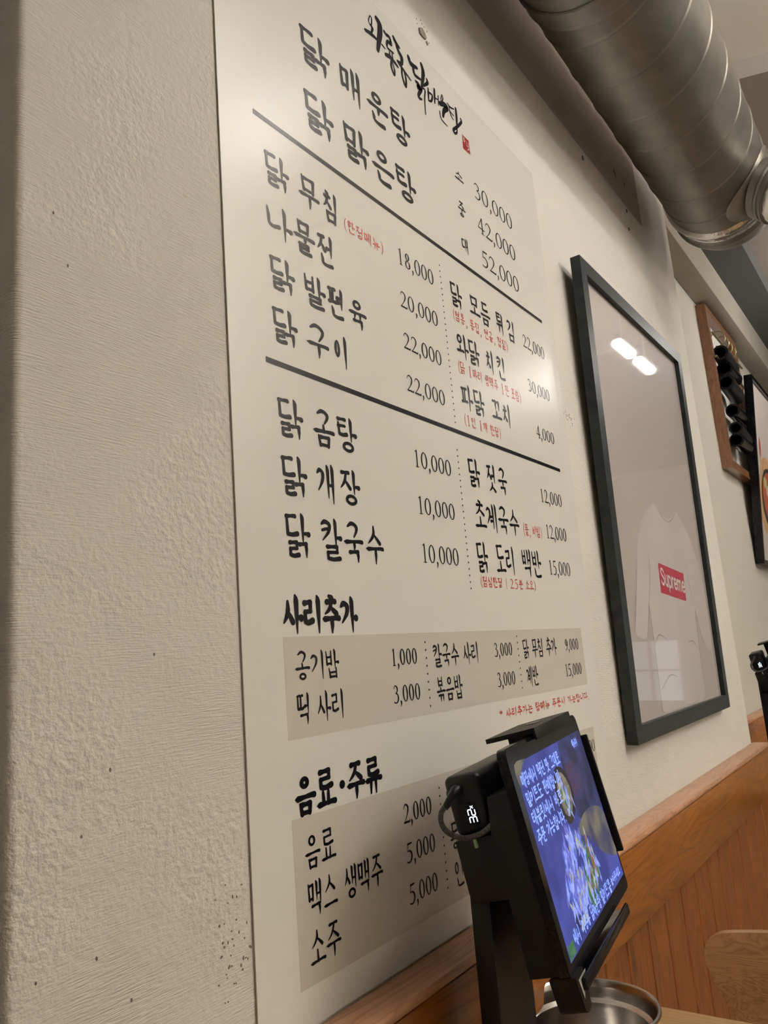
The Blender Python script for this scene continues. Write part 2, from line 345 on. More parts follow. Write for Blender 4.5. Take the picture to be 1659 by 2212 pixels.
JUNG = 'ㅏㅐㅑㅒㅓㅔㅕㅖㅗㅘㅙㅚㅛㅜㅝㅞㅟㅠㅡㅢㅣ'
JONG = ['', 'ㄱ', 'ㄲ', 'ㄳ', 'ㄴ', 'ㄵ', 'ㄶ', 'ㄷ', 'ㄹ', 'ㄺ', 'ㄻ', 'ㄼ', 'ㄽ', 'ㄾ', 'ㄿ', 'ㅀ', 'ㅁ', 'ㅂ', 'ㅄ', 'ㅅ', 'ㅆ', 'ㅇ', 'ㅈ', 'ㅊ', 'ㅋ', 'ㅌ', 'ㅍ', 'ㅎ']
def tick(x, y, d): return Ls([(x, y), (x+d*.6, y+.01), (x+d, y-.005)], [.8, .9, 1.4])
def syllable(ch):
    n = ord(ch) - 0xAC00; c = CHO[n//588]; v = JUNG[(n % 588)//28]; f = JONG[n % 28]; S = []
    b = .38 if f else 0.0                              # bottom of the vowel zone
    if v in 'ㅏㅐㅑㅓㅔㅕㅖㅣ':
        two = v in 'ㅐㅔㅖ'
        xr = .52 if not two else .40
        if v in 'ㅓㅕ': xr = .48
        S += place(jamo(c, 'l'), .02, xr, .46 if f else .26, .96 if f else .86)
        X = .74 if v in 'ㅏㅑ' else .88
        bot = .34 if f else 0.0
        if two:
            S += [Vs(.63, 1.0, bot+.1), Vs(.90, 1.03, bot-.04)]
            my = .62 if f else .46
            if v == 'ㅐ': S += [Ls([(.65, my), (.9, my)], [.8, .8])]
            elif v == 'ㅔ': S += [tick(.6, my, -.18)]
            else: S += [tick(.6, my+.08, -.2), tick(.6, my-.08, -.2)]
        else:
            S += [Vs(X, 1.03, bot)]
            my = .56 if f else .42
            if v == 'ㅏ': S += [tick(X, my, .25)]
            if v == 'ㅑ': S += [tick(X, my+.08, .25), tick(X, my-.08, .25)]
            if v == 'ㅓ': S += [tick(X, my+.04, -.26)]
            if v == 'ㅕ': S += [tick(X, my+.14, -.26), tick(X, my, -.26)]
        if f: S += place(jamo(f, 'b'), .18 if f != 'ㄺ' else .12, .92, 0.0, .34)
    elif v in 'ㅗㅛㅜㅠㅡ':
        if f: S += place(jamo(c, 't'), .2, .8, .64, 1.0); y = .52 if v in 'ㅜㅠ' else .42; fy = .28
        else: S += place(jamo(c, 't'), .14, .86, .52, 1.0); y = .4 if v in 'ㅜㅠ' else .12; fy = 0
        if v == 'ㅡ': y = .44 if f else .15
        S += [Hs(0, y-.01, 1.0, y+.02)]
        top = y+.17 if f else y+.32
        if v == 'ㅗ': S += [Ls([(.5, top), (.52, y)], [.7, 1.1])]
        if v == 'ㅛ': S += [Ls([(.34, top), (.36, y)], [.7, 1.0]), Ls([(.64, top), (.62, y)], [.7, 1.0])]
        lo = .3 if f else 0.0
        if v == 'ㅜ': S += [Ls([(.55, y), (.56, (y+lo)/2), (.54, lo)], [1.1, 1.0, .35])]
        if v == 'ㅠ': S += [Ls([(.36, y), (.32, lo+.02)], [1.0, .5]), Ls([(.66, y), (.66, lo)], [1.0, .4])]
        if f: S += place(jamo(f, 'b'), .2, .82, 0.0, fy)
    else:
        k = .36 if f else 0
        S += place(jamo(c, 'l' if c != 'ㅇ' else 't'), .04, .58, .58, .98)
        if v in 'ㅘㅚㅙ':
            y = .28 + k*.5; S += [Hs(0, y, .62, y+.04), Ls([(.33, y+.24), (.34, y)], [.7, 1.0])]
        elif v in 'ㅟㅝㅞ':
            y = .44 + k*.3; S += [Hs(0, y, .66, y+.04), Ls([(.36, y), (.34, .1+k)], [1.0, .4])]
        else:
            y = .3 + k*.4; S += [Hs(0, y, .64, y+.04)]
        X = .78
        S += [Vs(X, 1.03, k)]
        if v in 'ㅘㅙ': S += [tick(X, .42+k*.4, .24)]
        if v in 'ㅝㅞ': S += [tick(X, .3+k*.4, -.16)]
        if f: S += place(jamo(f, 'b'), .2, .9, 0, .3)
    return S
DIG = {
 '0': [('oval', .5, .5, .44, .5, .115)],
 '1': [Ls([(.3, .9), (.52, .97)], [.3, .6]), Ls([(.53, .98), (.53, .02)], [1.0, 1.0]), Ls([(.3, .015), (.76, .015)], [.35, .35])],
 '2': [Cs([(.12, .76), (.22, .92), (.45, .99), (.72, .86), (.74, .66), (.5, .36), (.12, .06)], [.35, .5, .7, 1.15, 1.1, .6, .35]), Ls([(.1, .05), (.5, .06), (.88, .05), (.95, .16)], [.9, 1.0, .9, .3])],
 '3': [Cs([(.14, .82), (.28, .96), (.5, .98), (.7, .84), (.66, .66), (.4, .55)], [.35, .5, .7, 1.1, .8, .35]), Cs([(.4, .55), (.66, .5), (.8, .3), (.66, .08), (.38, .01), (.12, .06)], [.35, .8, 1.25, .9, .6, .7])],
 '4': [Ls([(.6, .98), (.08, .32)], [.5, .4]), Ls([(.08, .31), (.92, .31)], [.7, .7]), Ls([(.63, .99), (.63, .02)], [1.1, 1.1]), Ls([(.42, .015), (.84, .015)], [.35, .35])],
 '5': [Ls([(.3, .95), (.84, .97)], [1.0, .8]), Ls([(.32, .95), (.22, .58)], [.45, .45]), Cs([(.22, .58), (.5, .6), (.76, .46), (.78, .24), (.58, .05), (.3, .01), (.1, .05)], [.4, .7, 1.1, 1.2, .9, .6, .7])],
 '8': [('oval', .5, .755, .30, .235, .085), ('oval', .5, .26, .38, .26, .1)],
 '9': [('oval', .48, .68, .36, .31, .11), Cs([(.83, .72), (.82, .45), (.6, .15), (.18, 0)], [1.0, 1.0, .7, .3])],
 ',': [Cs([(.35, .05), (.45, .0), (.42, -.1), (.2, -.24)], [1.2, 1.3, .9, .25])],
 '.': [Ls([(.35, .05), (.4, .02)], [1.4, 1.3])],
 '(': [Cs([(.8, 1.08), (.35, .8), (.25, .5), (.35, .15), (.8, -.12)], [.3, .7, .85, .7, .3])],
 ')': [Cs([(.2, 1.08), (.65, .8), (.75, .5), (.65, .15), (.2, -.12)], [.3, .7, .85, .7, .3])],
 '|': [Ls([(.5, 1.05), (.5, -.08)], [.5, .5])],
 '·': [Ls([(.5, .5), (.52, .5)], [1.7, 1.7])],
 '*': [Ls([(.5, .95), (.5, .55)], [.8, .8]), Ls([(.2, .85), (.8, .65)], [.8, .8]), Ls([(.2, .65), (.8, .85)], [.8, .8])],
 "'": [Ls([(.5, 1.05), (.4, .8)], [1.0, .5])],
 '?': [Cs([(.15, .78), (.4, .98), (.75, .85), (.7, .6), (.48, .4), (.48, .28)], [.8, 1, 1, 1, 1, 1]), Ls([(.48, .05), (.5, .04)], [1.2, 1.2])],
}
ADV = {',': .42, '.': .4, '(': .4, ')': .4, '|': .5, '·': .55, '*': .7, ' ': .5, "'": .3, '1': 1.0}
class Letters:
    """collects flat strokes in (x, z) metres; built as one flat mesh lying on a sheet"""
    def __init__(s): s.v = []; s.f = []; s.lay = 0
    def poly(s, pts, faces):
        b = len(s.v); s.lay += 1; d = (s.lay % 40)*2.5e-6
        s.v += [(x, -d, z) for x, z in pts]; s.f += [tuple(i+b for i in q) for q in faces]
    def disc(s, c, r, n=8): s.poly([(c[0]+r*math.cos(2*math.pi*k/n), c[1]+r*math.sin(2*math.pi*k/n)) for k in range(n)], [tuple(range(n))])
    def ribbon(s, pts, ws):
        n = len(pts); L_ = []; R_ = []
        for i, (x, z) in enumerate(pts):
            a = pts[max(0, i-1)]; c = pts[min(n-1, i+1)]; dx, dz = c[0]-a[0], c[1]-a[1]; q = math.hypot(dx, dz) or 1
            nx, nz = -dz/q, dx/q; h = ws[i]/2; L_.append((x+nx*h, z+nz*h)); R_.append((x-nx*h, z-nz*h))
        s.poly(L_+R_, [(i, i+1, n+i+1, n+i) for i in range(n-1)])
    def stroke(s, pts, ws, smooth):
        if smooth and len(pts) > 2:
            P = []; W = []; n = len(pts)
            for i in range(n-1):
                p0, p1, p2, p3 = pts[max(0, i-1)], pts[i], pts[i+1], pts[min(n-1, i+2)]
                for k in range(5):
                    t = k/5; P.append(tuple(.5*((2*p1[j])+(-p0[j]+p2[j])*t+(2*p0[j]-5*p1[j]+4*p2[j]-p3[j])*t*t+(-p0[j]+3*p1[j]-3*p2[j]+p3[j])*t**3) for j in (0, 1))); W.append(ws[i]*(1-t)+ws[i+1]*t)
            P.append(pts[-1]); W.append(ws[-1]); s.ribbon(P, W)
        else:
            for i in range(len(pts)-1): s.ribbon([pts[i], pts[i+1]], [ws[i], ws[i+1]])
            for i in range(1, len(pts)-1): s.disc(pts[i], ws[i]/2)
        s.disc(pts[0], ws[0]/2); s.disc(pts[-1], ws[-1]/2)
    def oval(s, cx, cy, rx, ry, ix, iy, n=22, lean=0):
        A = [(cx+rx*math.cos(2*math.pi*k/n), cy+ry*math.sin(2*math.pi*k/n)) for k in range(n)]
        B = [(cx+ix*math.cos(2*math.pi*k/n+lean), cy+iy*math.sin(2*math.pi*k/n+lean)) for k in range(n)]
        s.poly(A+B, [(k, (k+1) % n, n+(k+1) % n, n+k) for k in range(n)])
    def glyph(s, ch, x0, x1, z0, z1, wt, plain=False):
        """wt = stroke thickness in metres"""
        W, H = x1-x0, z1-z0
        if ch == ' ': return
        isd = ch in DIG; S = DIG[ch] if isd else syllable(ch)
        for st in S:
            if st[0] == 'oval':
                _, cx, cy, rx, ry, th = st; t = wt*1.25
                s.oval(x0+cx*W, z0+cy*H, rx*W, ry*H, max(rx*W-t, .1*rx*W), ry*H-t*(.42 if not plain else 1))
            elif st[0] == 'ring':
                _, cx, cy, rx, ry = st; t = wt*(1.05 if not plain else 1)
                a, b_ = rx*W, ry*H
                s.oval(x0+cx*W, z0+cy*H, a, b_, max(a-t, .15*a), max(b_-t*.85, .15*b_), lean=0 if plain else .12)
            else:
                pts, ws, sm = st
                ws = [wt*(1 if plain else q) for q in ws]
                s.stroke([(x0+x*W, z0+y*H) for x, y in pts], ws, sm)
    def text(s, t, x0, x1, z0, z1, wt, plain=False, gap=.88):
        adv = [ADV.get(c, 1.0) * (1.0 if c not in ' ' else 1) for c in t]; tot = sum(adv) - (1-gap)*0.9
        u = (x1-x0)/tot; x = x0
        for c, a in zip(t, adv):
            g = gap if a >= 1 else 1
            s.glyph(c, x, x+a*u*g, z0, z1, wt, plain); x += a*u
        return s
    def obj(s, name, m, parent=None, y=0.0, T=None):
        v = [Vector((x, y+d, z)) for x, d, z in s.v]
        if T: v = [T @ q for q in v]
        return obj(name, v, s.f, m, parent)
ROWS=[('A', '닭', 0.6114, 0.6644, 1.916, 1.9614),
('A', '매', 0.6874, 0.7303, 1.9079, 1.9537),
('A', '운', 0.744, 0.79, 1.9112, 1.9549),
('A', '탕', 0.7996, 0.844, 1.9085, 1.9569),
('B', '닭', 0.6117, 0.663, 1.8243, 1.8706),
('B', '맑', 0.6854, 0.735, 1.8211, 1.8696),
('B', '은', 0.744, 0.7916, 1.8214, 1.8649),
('B', '탕', 0.799, 0.8456, 1.8199, 1.8661),
('C1', '닭', 0.5384, 0.5746, 1.714, 1.7462),
('C1', '무', 0.5924, 0.6256, 1.7119, 1.7469),
('C1', '침', 0.6347, 0.6596, 1.7084, 1.7468),
('C1', 'r(한정메뉴)', 0.6713, 0.7501, 1.7098, 1.7277),
('C1', '18,000', 0.7827, 0.874, 1.7117, 1.736),
('C2', '나', 0.5363, 0.5754, 1.6501, 1.6807),
('C2', '물', 0.579, 0.6125, 1.6489, 1.6851),
('C2', '전', 0.6183, 0.6458, 1.6455, 1.6811),
('C2', '20,000', 0.781, 0.8745, 1.6501, 1.6723),
('C3', '닭', 0.5375, 0.5741, 1.59, 1.6242),
('C3', '발', 0.5906, 0.625, 1.5894, 1.6228),
('C3', '편', 0.6307, 0.6585, 1.5871, 1.6231),
('C3', '육', 0.6686, 0.7008, 1.5874, 1.6243),
('C3', '22,000', 0.7799, 0.8739, 1.592, 1.614),
('C4', '닭', 0.5373, 0.5734, 1.5307, 1.5653),
('C4', '구', 0.5902, 0.6246, 1.53, 1.5645),
('C4', '이', 0.6347, 0.6587, 1.5279, 1.5664),
('C4', '22,000', 0.7786, 0.8726, 1.5343, 1.5559),
('D1', '닭', 0.5374, 0.5733, 1.4293, 1.4667),
('D1', '곰', 0.591, 0.6239, 1.4307, 1.4668),
('D1', '탕', 0.6304, 0.6634, 1.4294, 1.4672),
('D1', '10,000', 0.7782, 0.8702, 1.4354, 1.4573),
('D2', '닭', 0.5382, 0.5742, 1.3685, 1.4074),
('D2', '개', 0.5914, 0.6196, 1.3675, 1.4078),
('D2', '장', 0.6293, 0.6621, 1.3687, 1.4078),
('D2', '10,000', 0.7771, 0.8684, 1.3748, 1.3973),
('D3', '닭', 0.5389, 0.5736, 1.307, 1.3484),
('D3', '칼', 0.5924, 0.6239, 1.3071, 1.3487),
('D3', '국', 0.6293, 0.6606, 1.3072, 1.3492),
('D3', '수', 0.6673, 0.6982, 1.3075, 1.3494),
('D3', '10,000', 0.7765, 0.8673, 1.3129, 1.3377),
('E1', '닭', 0.9194, 0.9507, 1.7044, 1.7392),
('E1', '모', 0.9745, 1.0057, 1.7103, 1.737),
('E1', '듬', 1.0089, 1.0392, 1.705, 1.7393),
('E1', '튀', 1.0622, 1.0875, 1.7013, 1.7382),
('E1', '김', 1.1006, 1.1259, 1.7033, 1.739),
('E1', '22,000', 1.1572, 1.2462, 1.7079, 1.7306),
('E1r', 'r(염통, 똥집, 연골, 껍질)', 0.9198, 1.0917, 1.6776, 1.6959),
('E2', '와', 0.9209, 0.9528, 1.625, 1.6601),
('E2', '닭', 0.9569, 0.9873, 1.623, 1.6591),
('E2', '치', 1.011, 1.0327, 1.6211, 1.6591),
('E2', '킨', 1.0466, 1.072, 1.6221, 1.6588),
('E2', '30,000', 1.1552, 1.2452, 1.6284, 1.6504),
('E2r', 'r(닭 1마리 생맥주 1잔 포함)', 0.919, 1.1202, 1.5961, 1.6158),
('E3', '파', 0.9187, 0.9512, 1.5432, 1.5802),
('E3', '닭', 0.9559, 0.9859, 1.543, 1.5798),
('E3', '꼬', 1.0109, 1.0408, 1.5497, 1.5772),
('E3', '치', 1.048, 1.0715, 1.5425, 1.5808),
('E3', '4,000', 1.1676, 1.2414, 1.5479, 1.5687),
('E3r', 'r(1인 1개 한정)', 0.9211, 1.0304, 1.5179, 1.5358),
('P', '소', 0.9726, 0.9991, 1.9349, 1.9527),
('P', '30,000', 1.0336, 1.1735, 1.9289, 1.9602),
('P2', '중', 0.9718, 0.994, 1.8697, 1.8978),
('P2', '42,000', 1.0336, 1.1712, 1.8681, 1.8964),
('P3', '대', 0.9715, 0.9909, 1.808, 1.8341),
('P3', '52,000', 1.0343, 1.1699, 1.8082, 1.8419),
('F1', '닭', 0.9176, 0.9485, 1.4298, 1.4689),
('F1', '젓', 0.9714, 0.9966, 1.4303, 1.4694),
('F1', '국', 1.0058, 1.0323, 1.4297, 1.4694),
('F1', '12,000', 1.1508, 1.2394, 1.4359, 1.4582),
('F2', '초계국수', 0.9221, 1.0579, 1.3702, 1.4088),
('F2', 'r(물, 비빔)', 1.0727, 1.1385, 1.3728, 1.3925),
('F2', '12,000', 1.1558, 1.2408, 1.3764, 1.3995),
('F3', '닭', 0.9169, 0.9461, 1.3092, 1.3511),
('F3', '도리', 0.9711, 1.0288, 1.3095, 1.3481),
('F3', '백반', 1.0564, 1.1211, 1.3106, 1.3516),
('F3', '15,000', 1.1503, 1.2389, 1.3163, 1.3395),
('F3r', 'r(점심한정 | 25분 소요)', 0.9194, 1.0913, 1.2883, 1.3042),
('G', '사리추가', 0.5298, 0.6405, 1.2337, 1.2643),
('H1', '공기밥', 0.5422, 0.6059, 1.1878, 1.2132),
('H1', '1,000', 0.6963, 0.7491, 1.1937, 1.2111),
('H1', '칼국수 사리', 0.7837, 0.8925, 1.1915, 1.2167),
('H1', '3,000', 0.9368, 0.9912, 1.196, 1.2136),
('H1', '닭 무침 추가', 1.0255, 1.1423, 1.1936, 1.2184),
('H1', '9,000', 1.1772, 1.2331, 1.1979, 1.2158),
('H2', '떡', 0.5421, 0.5591, 1.1481, 1.1741),
('H2', '사리', 0.5703, 0.6101, 1.1492, 1.1753),
('H2', '3,000', 0.6956, 0.7496, 1.1544, 1.1728),
('H2', '볶음밥', 0.7842, 0.8438, 1.1519, 1.1776),
('H2', '3,000', 0.9373, 0.9911, 1.1574, 1.1748),
('H2', '계반', 1.0276, 1.0646, 1.1548, 1.1794),
('H2', '15,000', 1.1658, 1.2339, 1.1586, 1.1768),
('N', 'r* 사리추가는 탕메뉴 주문시 가능합니다.', 0.9322, 1.2504, 1.1117, 1.1262),
('I', '음료·주류', 0.5329, 0.6624, 1.0727, 1.1006),
('J1', '음료', 0.5415, 0.5831, 1.0249, 1.0506),
('J1', '2,000', 0.6966, 0.7523, 1.0309, 1.0497),
('J2', '맥스 생맥주', 0.5424, 0.6531, 0.9884, 1.0117),
('J2', '5,000', 0.6965, 0.7533, 0.9916, 1.0106),
('J3', '소주', 0.5412, 0.5826, 0.9447, 0.9707),
('J3', '5,000', 0.6957, 0.7518, 0.9523, 0.9714),
('J3', '인삼', 0.7875, 0.8295, 0.9492, 0.9756)]
HEADER=[([(0.7688, 2.0815), (0.7726, 2.0809), (0.7711, 2.0696), (0.7669, 2.0662), (0.7651, 2.072), (0.7688, 2.0815)], 0.003),
([(0.7692, 2.0661), (0.7728, 2.064), (0.7693, 2.0547)], 0.006),
([(0.7545, 2.0482), (0.7693, 2.052), (0.783, 2.0521)], 0.0075),
([(0.7858, 2.0892), (0.7922, 2.0848), (0.7913, 2.0704), (0.7867, 2.0534), (0.7816, 2.0342)], 0.0125),
([(0.7939, 2.0522), (0.8008, 2.0508)], 0.005),
([(0.8028, 2.0806), (0.8065, 2.0784), (0.816, 2.0794), (0.8177, 2.0694), (0.8115, 2.0693), (0.8079, 2.0654), (0.8077, 2.057), (0.8223, 2.0579)], 0.0065),
([(0.8015, 2.041), (0.8143, 2.0448), (0.8315, 2.041)], 0.0085),
([(0.8122, 2.0524), (0.8127, 2.0451)], 0.004),
([(0.8187, 2.054), (0.8198, 2.0471)], 0.004),
([(0.8161, 2.0433), (0.8133, 2.0303), (0.819, 2.0196), (0.8213, 2.0287), (0.8176, 2.0387)], 0.005),
([(0.8265, 2.0876), (0.8321, 2.0823), (0.8407, 2.0797)], 0.0085),
([(0.8336, 2.0776), (0.8379, 2.0707), (0.8446, 2.0653), (0.8418, 2.0535), (0.8319, 2.0511)], 0.0085),
([(0.8319, 2.0511), (0.844, 2.0465), (0.8645, 2.0402)], 0.006),
([(0.8416, 2.0449), (0.8417, 2.0309), (0.8481, 2.0189), (0.8511, 2.0327), (0.8481, 2.0449), (0.8416, 2.0449)], 0.0055),
([(0.8644, 2.0801), (0.8698, 2.0722), (0.8868, 2.0761)], 0.0105),
([(0.8754, 2.0715), (0.8779, 2.0587), (0.8955, 2.0613)], 0.0075),
([(0.9015, 2.0918), (0.9046, 2.0791), (0.8957, 2.0484)], 0.0105),
([(0.9138, 2.0732), (0.9149, 2.0679), (0.9013, 2.0541)], 0.007),
([(0.8795, 2.0475), (0.8875, 2.0475), (0.8828, 2.0395), (0.8939, 2.0443), (0.8839, 2.0279), (0.8847, 2.0227), (0.8919, 2.025)], 0.0075),
([(0.8954, 2.0467), (0.9047, 2.0489), (0.9008, 2.0297), (0.8993, 2.0035)], 0.004),
([(0.915, 2.0583), (0.914, 2.0481), (0.9136, 2.0362)], 0.005),
([(0.915, 2.0518), (0.926, 2.0527), (0.9215, 2.0403), (0.9128, 2.0354)], 0.005),
([(0.9349, 2.0695), (0.9333, 2.0572), (0.9316, 2.0428)], 0.006),
([(0.9333, 2.0527), (0.9437, 2.0562)], 0.004),
([(0.945, 2.0638), (0.9432, 2.0461)], 0.004),
([(0.9581, 2.0742), (0.9603, 2.0695), (0.9563, 2.0609), (0.9532, 2.0636), (0.9581, 2.0742)], 0.003),
([(0.9479, 2.052), (0.963, 2.059), (0.9709, 2.0577), (0.9593, 2.0454), (0.9545, 2.0327)], 0.0105),
([(0.9453, 2.0369), (0.948, 2.0244), (0.9665, 2.022)], 0.0035),
([(0.9736, 2.0682), (0.9823, 2.0661), (0.9949, 2.0703)], 0.004),
([(0.9781, 2.0643), (0.9807, 2.0575), (0.9914, 2.0562)], 0.0035),
([(0.9787, 2.0578), (0.9832, 2.0498), (0.9892, 2.0469)], 0.0035),
([(1.0011, 2.0752), (1.001, 2.0603), (0.9985, 2.0403)], 0.0075),
([(1.0151, 2.064), (1.0159, 2.0582), (0.9967, 2.0377), (0.9848, 2.0263), (0.9886, 2.0226), (0.9962, 2.0282), (0.9982, 2.0386)], 0.006)]

# ------------------------------------------------------------------ the setting
ZC = 2.95
def struct(name, mb, m, label, cat, smooth=False):
    o = mb.obj(name, M[m], smooth=smooth); return tag(o, label, cat, kind='structure')
struct('floor', MB().box(-2, 8, -4.2, .25, -.1, 0), 'floor', 'dark tiled restaurant floor', 'floor')
struct('wall_back', MB().box(.27, 2.41, 0, .24, 0, ZC, bev=.007, seg=3), 'wall', 'cream plastered wall block that carries the menu and the framed poster', 'wall', smooth=True)
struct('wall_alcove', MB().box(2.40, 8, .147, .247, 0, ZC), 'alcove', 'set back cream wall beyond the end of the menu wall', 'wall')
struct('wall_left', MB().box(-2, .28, .147, .247, 0, ZC), 'shade_wall', 'set back grey wall left of the menu wall', 'wall')
struct('wall_start', MB().box(-2.1, -2, -4.2, .25, 0, ZC), 'wall_smooth', 'cream side wall behind the photographer', 'wall')
struct('wall_front', MB().box(-2.1, 8.1, -4.3, -4.2, 0, ZC), 'wall_smooth', 'cream wall across the room from the menu', 'wall')
struct('wall_end', MB().box(8, 8.1, -4.2, -2.35, 0, ZC).box(8, 8.1, -1.70, .25, 0, ZC).box(8, 8.1, -2.35, -1.70, 0, .50).box(8, 8.1, -2.35, -1.70, 1.15, ZC),
       'wall_smooth', 'cream end wall with a window', 'wall')
struct('ceiling', MB().box(-2.1, 8.1, -4.3, .25, ZC, ZC+.1), 'ceiling', 'bright cream ceiling above the silver duct', 'ceiling')
# dropped strip and beams beyond the duct
ob = MB(); sl = .34
def bx_slant(xa, xb, z0, z1, y0=-4.2, y1=-.088):
    f = lambda x, y: x + sl*(-.29-y)
    v = [(f(xa, y0), y0, z0), (xb, y0, z0), (xb, y1, z0), (f(xa, y1), y1, z0), (f(xa, y0), y0, z1), (xb, y0, z1), (xb, y1, z1), (f(xa, y1), y1, z1)]
    return MB().add(v, [(0,3,2,1),(4,5,6,7),(0,1,5,4),(1,2,6,5),(2,3,7,6),(3,0,4,7)])
beam = bx_slant(2.415, 4.4, 2.885, ZC)
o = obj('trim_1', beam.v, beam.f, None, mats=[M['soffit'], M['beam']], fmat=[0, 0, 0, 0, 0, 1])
tag(o, 'rough grey edge and brown underside of the dropped ceiling beyond the duct', 'beam', kind='structure')
struct('trim_2', MB().box(4.4, 8, -4.2, -.088, 2.87, ZC), 'black_ceiling', 'almost black ceiling part at the far end', 'ceiling')
struct('trim_3', MB().box(2.41, 8, -.088, .055, 2.80, ZC), 'dark_ceiling', 'dark grey boxed beam beside the duct end', 'beam')
struct('trim_4', MB().box(2.405, 8, .055, .147, 2.643, ZC, bev=.004), 'alcove_beam', 'cream boxed beam along the top of the alcove wall', 'beam', smooth=True)

struct('trim_7', MB().box(.28, 2.095, -.0012, .001, 2.357, ZC), 'bare_strip', 'brown grey unpainted strip of wall behind the duct', 'wall')  # differing wall tone, set dark to stand in for shade by the duct
# window in the end wall
win = MB().box(8.06, 8.07, -2.35, -1.70, .50, 1.15).obj('window_1', M['daylight']); tag(win, 'bright bluish daylight window in the end wall', 'window', kind='structure')
fr = MB()
for a, b in ((-2.35, -2.32), (-1.73, -1.70), (-2.03, -2.01)): fr.box(8.0, 8.05, a, b, .50, 1.15)
for a, b in ((.50, .53), (1.12, 1.15), (.82, .84)): fr.box(7.995, 8.055, -2.35, -1.70, a, b)
fr.obj('window_frame', M['lamp_body'], win)

# wainscot: cap, board, planks
def wainscot(name, label, x0, x1, ys, zc, end=True):
    """ys = wall surface y; the board front stands 45 mm proud"""
    root = MB().box(x0, x1-.01, ys-.018, ys-.001, 0.0, zc-.02).obj(name, M['black_metal'])
    tag(root, label, 'wainscot', kind='structure')
    cap = MB().box(x0, x1, ys-.045, ys+.0, zc-.012, zc, bev=.004).obj('cap_rail', M['pine_cap'], root, smooth=True)
    b = MB().box(x0, x1+.0, ys-.044, ys-.018, zc-.125, zc-.012, bev=.0025).obj('rail_board', M['pine'], root, smooth=True)
    x = x0; i = 0
    rnd = random.Random(3)
    while x < x1-.01 and i < 60:
        w_ = .094 + rnd.uniform(-.006, .006); xe = min(x+w_, x1-.004)
        MB().box(x+.0012, xe-.0012, ys-.030, ys-.017, .08, zc-.1255, bev=.0022, seg=1).obj('plank', M['pine_plank'], root)
        x = xe; i += 1
    MB().box(x0, x1, ys-.034, ys-.018, 0, .08, bev=.003).obj('skirting', M['pine'], root, smooth=True)
    return root
wainscot('trim_5', 'orange pine wainscot below the menu and the framed poster', .28, 2.412, 0, .897)
wainscot('trim_6', 'orange pine wainscot of the alcove wall', 2.414, 5.2, .147, .905)

# pits, filler and screw holes in the plaster: each a small shallow chip in the wall
wb = bpy.data.objects['wall_back']
def chip(name, pts, m, y=-.0020):
    return MB().prism(pts, y, .002).obj(name, M[m], wb)
def blob(cx, cz, rx, rz, n=9, seed=1, j=.3):
    r = random.Random(seed); return [(cx+rx*(1+r.uniform(-j, j))*math.cos(2*math.pi*k/n), cz+rz*(1+r.uniform(-j, j))*math.sin(2*math.pi*k/n)) for k in range(n)]
chip('plaster_chip', [(.9083, 2.1634), (.914, 2.1675), (.9188, 2.1694), (.925, 2.165), (.9292, 2.1591), (.9259, 2.1537), (.917, 2.153), (.9092, 2.1541)], 'hole')
chip('plaster_pit', blob(.9305, 2.1515, .0028, .0035, seed=2), 'dirt', -.0009)
for i, (x, z) in enumerate(((1.8896, 2.4253), (1.8976, 2.4184), (1.9712, 2.4282), (1.9571, 2.3401), (1.9523, 2.2842), (1.64, 2.33))):
    chip('screw_hole', blob(x, z, .006 if i == 2 else .0042, .008 if i == 1 else .0058, seed=i+5), 'dirt')
sp = MB(); r = random.Random(11)
for _ in range(44):
    x = .455+r.gauss(0, .009); z = .985 + r.gauss(0, .026)
    if x > .474 or x < .425: continue
    sp.prism(blob(x, z, r.uniform(.0004, .0010), r.uniform(.0005, .0016), 6, r.random()), -.0004, .001)
for x, z in ((.918, 2.185), (.921, 2.180), (.926, 2.178), (.905, 2.178), (.906, 2.170), (.938, 2.157), (.935, 2.176), (.29, 1.02), (.322, 1.10), (.333, 1.02), (.36, .985), (.345, 1.14), (.385, 1.22), (.30, 1.56), (.312, 1.52), (.35, .955)):
    sp.prism(blob(x, z, .0008, .0014, 6, x), -.0004, .001)
for _ in range(22):
    sp.prism(blob(1.33+r.gauss(0, .015), 1.62+r.gauss(0, .006), .0007, .001, 6, r.random()), -.0004, .001)
tag(sp.obj('dirt_specks', M['dirt'], wb), kind='stuff')

# ------------------------------------------------------------------ menu sheet
SY = -.0022                                  # print face of the sheet
sh = MB()
nx, nz = 40, 4; X0, X1, Z0, Z1 = .476, 1.300, .899, 2.112
def sheet_y(x, z):
    e = max(0, (x-1.27)/.03); return SY - .0035*e*e*max(0, math.sin((z-1.2)*3.4))*.5
vv = []; ff = []
xs = [X0+(X1-X0)*i/nx for i in range(nx+1)] ; zs = [Z0+(Z1-Z0)*k/24 for k in range(25)]
for z in zs:
    for x in xs: vv.append((x, sheet_y(x, z), z))
for z in zs:
    for x in xs: vv.append((x, sheet_y(x, z)+.0012, z))
K = (nx+1)*25
for k in range(24):
    for i in range(nx):
        a = k*(nx+1)+i; ff.append((a, a+1, a+nx+2, a+nx+1)); ff.append((K+a, K+a+nx+1, K+a+nx+2, K+a+1))
for i in range(nx):
    ff.append((i, K+i, K+i+1, i+1)); a = 24*(nx+1)+i; ff.append((a, a+1, K+a+1, K+a))
for k in range(24):
    a = k*(nx+1); ff.append((a, a+nx+1, K+a+nx+1, K+a)); a += nx; ff.append((a, K+a, K+a+nx+1, a+nx+1))
menu = obj('menu_sheet', vv, ff, M['sheet'], smooth=False)
tag(menu, 'large cream laminated wall menu with black brush lettering and red notes', 'menu')
INK = SY-.0003
